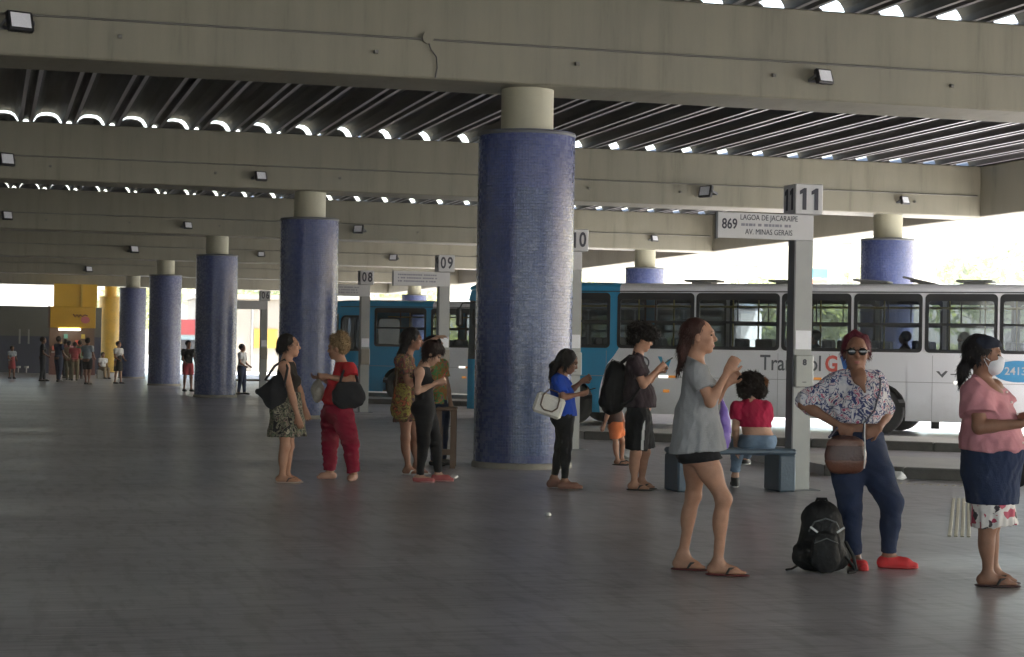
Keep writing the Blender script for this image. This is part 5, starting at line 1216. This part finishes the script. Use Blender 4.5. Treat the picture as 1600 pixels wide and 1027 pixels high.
# ---- woman in flowered dress behind her
loc,d=ground(640,742); S=Fig(loc,640,742,d,SK2,face=.1,h=.011,headface=.0,pitch=.1,hip=.15,waist=.13,chest=.14)
S.set(head=(645,531,.03),neck=(637,552,.03),shR=(628,563,-.15),shL=(634,562,.18),elR=(640,602,-.2),wrR=(660,585,-.15),elL=(644,602,.2),wrL=(664,585,.1),
 hipR=(634,632,-.05),hipL=(637,632,.1),knR=(634,684,-.05),knL=(648,684,.1),anR=(638,730,-.05),toR=(655,740,-.08),anL=(650,727,.14),toL=(668,735,.12))
S.body('woman in a dark flowered dress behind the woman in black')
S.face()
fp=pattern('dress_print',[(0,(.04,.03,.035)),(.40,(.14,.04,.035)),(.5,(.05,.06,.035)),(.58,(.22,.15,.05)),(.66,(.05,.035,.04))],16,'noise',.2,3.0)
S.wear('dress',fp,['torso'],.014,[S.sleeve('R',.6,.075,.08),S.sleeve('L',.6,.075,.08),cap(S.wa,S.j(638,658,.03),.14,.165,None,1,.06,1,.012)],planes=[(S.J['neck']+UP*.005,UP)],noise=.007,seed=73)
S.hair(hb_,[S.skull(.02,.015),cap(S.hp(-.06,.02),S.j(628,556,.0),.07,.05,k=.04),cap(S.j(628,556,0),S.j(624,570,0),.05,.03,k=.03)],.008,74,1.5,planes=[(S.hp(.06,.03),S.hf-S.hu*.4)])
for q in 'LR': S.sandal(q,m_white,m_white)
b_=carried('tote_bag','flowered brown tote bag on the arm of the woman in the flowered dress','bag',S); c0=S.j(628,628,-.22)
fobj('pouch',pattern('tote_print',[(0,(.10,.05,.03)),(.42,(.22,.20,.05)),(.52,(.10,.05,.03)),(.60,(.35,.10,.05)),(.68,(.12,.14,.06))],13,'noise',.2,5.0),b_,[cap(c0-V3(0,0,.08),c0+V3(.02,0,.12),.125,.10,V3(0,1,0),1.9,.03)],.012,noise=.006,seed=75)
mb=MB(); mb.tube([c0+V3(-.06,0,.18),S.j(622,580,-.18),S.j(630,560,-.15),S.j(640,580,-.19),c0+V3(.09,0,.18)],.010,6); mb.build('strap',m_brownwood,b_)
# ---- person with a raised arm, farther behind
loc,d=ground(684,728); S=Fig(loc,684,728,d,SK3,face=.4,h=.013,female=False,hip=.14,waist=.13,chest=.15)
S.set(head=(680,541,.03),neck=(679,560,.03),shR=(670,569,-.15),shL=(690,569,.15),elR=(664,540,-.2),wrR=(684,527,-.1),elL=(698,604,.15),wrL=(704,632,.08),
 hipR=(680,640,-.06),hipL=(688,640,.1),knR=(680,685,-.05),knL=(690,685,.1),anR=(680,720,-.05),toR=(694,727,-.08),anL=(690,718,.14),toL=(704,724,.12))
S.hand('R',V3(.9,.1,.1),V3(.0,.1,-1),(.3,.5))
S.body('person with a hand on the head, behind the woman in black')
S.wear('shirt',pattern('bright_print',[(0,(.35,.16,.05)),(.45,(.10,.28,.10)),(.55,(.45,.20,.08)),(.65,(.08,.14,.30))],9,'noise',.2,7.0),['torso'],.014,[S.sleeve('R',.6),S.sleeve('L',.6)],planes=[(S.pc+UP*.02,-UP),(S.J['neck']+UP*.01,UP)],noise=.005,seed=76)
S.wear('trousers',m_denim,['thL','thR'],.012,S.trouser('R')+S.trouser('L')+[infl(p,.011) for p in S.P['torso'][:1]],planes=[(S.pc+UP*.08,UP)],noise=.003)
S.hair(hb_,[S.skull(.016,.01)],.006,77,1.5,planes=[(S.hp(.06,.03),S.hf-S.hu*.5)])
for q in 'LR': S.shoe(q,bk)
# ---- woman in red
loc,d=ground(528,750); S=Fig(loc,528,750,d,SK1,face=PI-.25,h=.010,headface=PI-.15,pitch=.12,hip=.170,waist=.145,chest=.155,thigh=1.05,arm=1.05,belly=.10,bust=1.1)
S.set(head=(527,545,.02),neck=(533,566,.02),shL=(547,576,-.14),shR=(535,575,.18),elL=(553,596,-.22),wrL=(514,588,-.2),elR=(523,606,.18),wrR=(502,590,.02),
 hipL=(535,645,-.09),hipR=(518,645,.10),knL=(549,692,-.10),knR=(514,692,.10),anL=(553,740,-.08),toL=(550,752,-.30),anR=(514,738,.10),toR=(497,747,.02))
S.hand('L',V3(-1,.1,.0),V3(.1,.9,.3),(.5,.8)); S.hand('R',V3(-.9,-.2,.0),V3(.1,-.2,.9),(.5,.8))
S.body('woman in a red top and crimson trousers with a curly blond updo')
S.face()
hm_=S.j(527,632,0)
S.wear('top',cloth('red_cotton',(.40,.018,.025),.3),['torso'],.014,[S.sleeve('L',.65,.078,.08),S.sleeve('R',.65,.078,.08),cap(S.wa,hm_,.155,.175,S.l,1,.06,1,.006)],planes=[(hm_,-UP),(S.J['neck']+UP*.004,UP)],noise=.006,seed=81)
S.wear('trousers',cloth('crimson_trousers',(.22,.008,.03),.3),['thL','thR'],.012,S.trouser('L',.95,(.118,.085,.066))+S.trouser('R',.95,(.118,.085,.066))+[infl(p,.015) for p in S.P['torso'] if p['t']=='e' or p is S.P['torso'][0]],planes=[(S.pc+UP*.10,UP)],noise=.006,seed=82)
S.hair(curly_mat('hair_curly_blond',(.22,.15,.08)),[S.skull(.012,.012),ell(S.hp(-.055,.10),V3(.08,.085,.085),S.HA,k=.03),ell(S.hp(.02,.11),V3(.06,.07,.05),S.HA,k=.03)],.012,83,1.6,planes=[(S.hp(.055,.045),S.hf-S.hu*.6)])
for q in 'LR': S.shoe(q,pm('nude_flat',(.40,.22,.16),.55,.1,12))
b_=carried('shoulder_bag','big soft black bag under the arm of the woman in red','bag',S); c0=S.j(548,616,-.28)
fobj('pouch',cloth('black_canvas',(.022,.022,.026),.3),b_,[cap(c0-V3(.05,0,.02),c0+V3(.06,0,-.02),.135,.125,V3(0,1,0),1.8,.03),cap(c0+V3(-.08,0,.08),c0+V3(.08,0,.08),.06,None,V3(0,1,0),1.5,.03)],.012,noise=.008,seed=84)
mb=MB(); mb.tube([c0+V3(-.1,0,.10),S.j(538,585,-.25),S.j(544,568,-.14),S.j(556,580,-.16),c0+V3(.11,0,.08)],.014,6); mb.build('strap',cloth('black_canvas',(.02,.02,.02)),b_)
b_=carried('clear_bag','greyish see-through carrier bag held by the woman in red','bag',S); c0=S.j(497,608,-.06)
fobj('pouch',pm('grey_plastic',(.30,.28,.24),.35,.35,14,.5,20),b_,[ell(c0-V3(0,0,.02),V3(.07,.06,.12),k=.03),cap(c0,c0+V3(.02,0,.12),.05,.012,k=.04)],.012,noise=.010,seed=85)
# ---- woman in the flowered skirt
loc,d=ground(447,755); S=Fig(loc,447,755,d,SK1,face=.05,h=.010,headface=.05,hip=.155,waist=.13,chest=.14,thigh=.95,arm=1.0,bust=1.0)
S.set(head=(452,541,.03),neck=(447,561,.03),shR=(446,572,-.13),shL=(450,571,.18),elR=(459,617,-.19),wrR=(468,650,-.18),elL=(464,610,.2),wrL=(474,640,.16),
 hipR=(445,645,-.06),hipL=(450,645,.1),knR=(446,698,-.04),knL=(450,698,.10),anR=(441,746,-.03),toR=(467,755,-.05),anL=(446,744,.12),toL=(468,751,.1))
S.body('woman in a flowered skirt with a big black bag on her back')
S.face()
S.wear('top',cloth('black_top',(.02,.016,.015),.3),['torso'],.010,[],planes=[(S.J['neck']-UP*.03,UP),(S.J['shR'],V3(0,-1,0)),(S.J['shL'],V3(0,1,0)),(S.pc+UP*.04,-UP)],noise=.005,seed=91)
S.wear('skirt',pattern('skirt_print',[(0,(.02,.018,.02)),(.43,(.30,.27,.20)),(.50,(.03,.03,.03)),(.56,(.12,.15,.08)),(.61,(.30,.20,.18)),(.66,(.03,.02,.02))],15,'noise',.2,9.0),[],0,[infl(p,.016) for p in S.P['torso'] if p['t']=='e' or p is S.P['torso'][0]]+[cap(S.wa-UP*.02,S.j(448,682,.03),.15,.195,S.l,1.0,.05,1,.022)],planes=[(S.wa,UP)],noise=.006,seed=92)
S.hair(hb_,[S.skull(.011,.012),ell(S.hp(-.11,-.04),.04,k=.03)],.004,93,1.8,planes=[(S.hp(.05,.045),S.hf-S.hu*.6)])
for q in 'LR': S.sandal(q,pm('sandal_pale',(.48,.40,.36),.6,.1,20),pm('sandal_brown',(.05,.02,.02),.6,.2,20))
b_=carried('shoulder_bag','big black shoulder bag on the back of the woman in the flowered skirt','bag',S)
fobj('pouch',cloth('black_canvas',(.022,.022,.026),.3),b_,[cap(S.j(404,612,-.04),S.j(430,614,-.10),.035,.17,V3(0,1,0),1.9,.04),cap(S.j(430,625,-.1),S.j(440,600,-.12),.10,.10,V3(0,1,0),1.8,.05)],.012,noise=.006,seed=94)
mb=MB(); mb.tube([S.j(416,594,-.08),S.j(432,572,-.15),S.j(447,562,-.12),S.j(453,575,-.2),S.j(447,605,-.2)],.014,6); mb.build('strap',cloth('black_canvas',(.02,.02,.02)),b_)
# ---- child in orange shorts
loc,d=ground(963,727); S=Fig(loc,963,727,d,SK1,face=.2,h=.012,k=.72,female=False,hip=.115,waist=.105,chest=.11,thigh=.85,hs=1.15)
S.set(head=(962,606,.02),neck=(960,622,.02),shR=(953,630,-.1),shL=(966,629,.12),elR=(948,648,-.14),wrR=(943,664,-.12),elL=(970,646,.14),wrL=(976,662,.1),
 hipR=(960,668,-.04),hipL=(965,668,.08),knR=(962,696,-.02),knL=(974,692,.1),anR=(965,721,-.02),toR=(980,727,-.04),anL=(972,719,.12),toL=(984,724,.1))
S.body('child in orange shorts half hidden behind the young man')
S.wear('shirt',cloth('child_grey',(.10,.06,.05),.3),['torso'],.010,[S.sleeve('R',.6),S.sleeve('L',.6)],planes=[(S.pc,-UP),(S.J['neck']+UP*.01,UP)],noise=.004)
S.wear('shorts',cloth('orange_cloth',(.62,.17,.06),.3),[],0,S.shorts('R',.62,(.125,.12))+S.shorts('L',.62,(.125,.12))+[infl(p,.012) for p in S.P['torso'][:1]],planes=[(S.pc+UP*.05,UP)],noise=.004)
S.hair(hb_,[S.skull(.012)],.005,97,1.5,planes=[(S.hp(.055,.03),S.hf-S.hu*.5)])
for q in 'LR': S.sandal(q,bk,bk)

# ---- distant figures: same builder, coarse
def far(px,fy,hgt,label,top,bot,face=0.0,skin=SK2,hairc=None,skirt=False,sit=False,shorts=False,cat='people at the far end of the hall',z0=0.0,loc=None,d=None,extra=None):
    if loc is None: loc,d=ground(px,fy)
    hgt=max(hgt,1.2); k=hgt/1.66; S=Fig(loc,0,0,FPX,skin,face=face,h=.02,k=k,hip=.155*k,waist=.13*k,chest=.148*k)
    J=S.J; f,l=S.f,S.l; u=lambda a,b_,c: f*a*k+l*b_*k+UP*c*k
    zz=0 if not sit else -.42
    J.update(head=u(.02,0,1.55+zz),neck=u(0,0,1.40+zz),shL=u(0,.17,1.34+zz),shR=u(0,-.17,1.34+zz),elL=u(.03,.22,1.06+zz),elR=u(.03,-.22,1.06+zz),wrL=u(.2,.16,.95+zz),wrR=u(.2,-.16,.95+zz))
    if sit: J.update(hipL=u(0,.09,.46),hipR=u(0,-.09,.46),knL=u(.42,.1,.47),knR=u(.42,-.1,.47),anL=u(.44,.1,.08),anR=u(.44,-.1,.08),toL=u(.62,.1,.0),toR=u(.62,-.1,0))
    else: J.update(hipL=u(0,.09,.86),hipR=u(0,-.09,.86),knL=u(.04,.10,.47),knR=u(.0,-.10,.47),anL=u(.06,.1,.08),anR=u(-.06,-.1,.08),toL=u(.24,.1,0),toR=u(.12,-.1,0))
    S.hand('L',f*.8-UP*.3,-l,(.3,.4)); S.hand('R',f*.8-UP*.3,l,(.3,.4))
    o=S.body(label,cat); o.location=(loc[0],loc[1],z0)
    S.wear('shirt',top,['torso'],.014,[S.sleeve('L',.6),S.sleeve('R',.6)],planes=[(S.pc+UP*.0,-UP),(J['neck']+UP*.01,UP)],noise=0)
    if skirt: S.wear('skirt',bot,[],0,[cap(S.wa,(J['knL']+J['knR'])/2+UP*.03,.14*k,.19*k,None,1,.05,1)],noise=0)
    elif shorts: S.wear('shorts',bot,[],0,S.shorts('L',.8)+S.shorts('R',.8)+[infl(p,.012) for p in S.P['torso'][:1]],planes=[(S.pc+UP*.05,UP)],noise=0)
    else: S.wear('trousers',bot,['thL','thR'],.012,S.trouser('L')+S.trouser('R')+[infl(p,.012) for p in S.P['torso'][:1]],planes=[(S.pc+UP*.06,UP)],noise=0)
    S.hair(hairc or hb_,[S.skull(.016,.012)]+(extra or []),0,1,1,h=.016,planes=[(S.hp(.05,.03),S.hf-S.hu*.5)])
    for q in 'LR': S.shoe(q,bk)
    return S
cW=cloth('far_white',(.62,.63,.64)); cLB=cloth('far_light_blue',(.30,.36,.42)); cDk=cloth('far_dark',(.025,.028,.035)); cNv=cloth('far_navy',(.02,.03,.07)); cRd=cloth('far_red',(.32,.05,.06)); cTn=cloth('far_tan',(.30,.22,.14)); cKh=cloth('far_khaki',(.16,.14,.09)); cGn=cloth('far_green',(.10,.20,.12)); cPk=cloth('far_pink',(.42,.16,.18))
far(184,600,1.62,'distant woman in a white shirt and black skirt by the last blue column',cW,m_blackc,face=-.6,skirt=True,skin=SK1)
far(136,601,1.72,'distant man in a pale blue T-shirt and dark shorts near the kiosk',cLB,cDk,face=1.2,shorts=True)
far(91,597,1.78,'distant man in navy with a white bag at his hip near the kiosk',cNv,cNv,face=.9,skin=SK4)
far(66,596,1.75,'distant person all in dark clothes against the blue wall',cDk,cDk,face=.2,skin=SK4)
far(18,592,1.38,'distant child in a red skirt alone by the blue wall',cLB,cRd,face=-.8,skirt=True)
far(107,594,1.62,'distant person in tan clothes at the kiosk counter',cTn,cKh,face=1.4)
far(116,595,1.58,'distant person in red at the kiosk counter',cRd,cKh,face=1.8)
far(124,592,1.66,'distant person in green at the kiosk counter',cGn,cDk,face=1.5)
far(101,591,1.70,'distant person in pink behind the kiosk queue',cPk,cDk,face=1.1)
far(160,592,1.55,'distant seated person in white at the foot of the yellow column',cW,cTn,face=-.9,sit=True)
far(293,612,1.64,'distant person in black walking between two blue columns',m_blackc,cRd,face=-1.0,shorts=True)
far(377,617,1.55,'distant woman in a white and red top beside the third column',cW,cNv,face=-.3,skin=SK1)
# seats and box under the seated figure by the kiosk
loc_,_=ground(160,592); q=MB(); q.box(-.25,.25,-.25,.25,0,.40,bev=.03); o=q.build('crate_seat',m_litter); o.location=(loc_[0],loc_[1],0); tag(o,'white crate the seated person by the yellow column rests on','crate')
# passengers inside the white bus
def bus_pt(x,y): ca,sa=math.cos(-LA),math.sin(-LA); return (9.39+ca*x-sa*y,38.04+sa*x+ca*y)
for i,(x,y,l,c) in enumerate(((9.05,.5,'bus passenger in ochre by the fourth large window',cTn),(10.15,.52,'bus passenger in dark clothes by the fifth large window',cDk),(7.3,.55,'bus passenger in dark clothes behind the eleven sign post',cNv))):
    far(0,0,1.66,l,c,cDk,face=PI-LA+YAW,sit=True,loc=bus_pt(x,y),d=38,z0=.70,cat='passengers seated in the white bus')
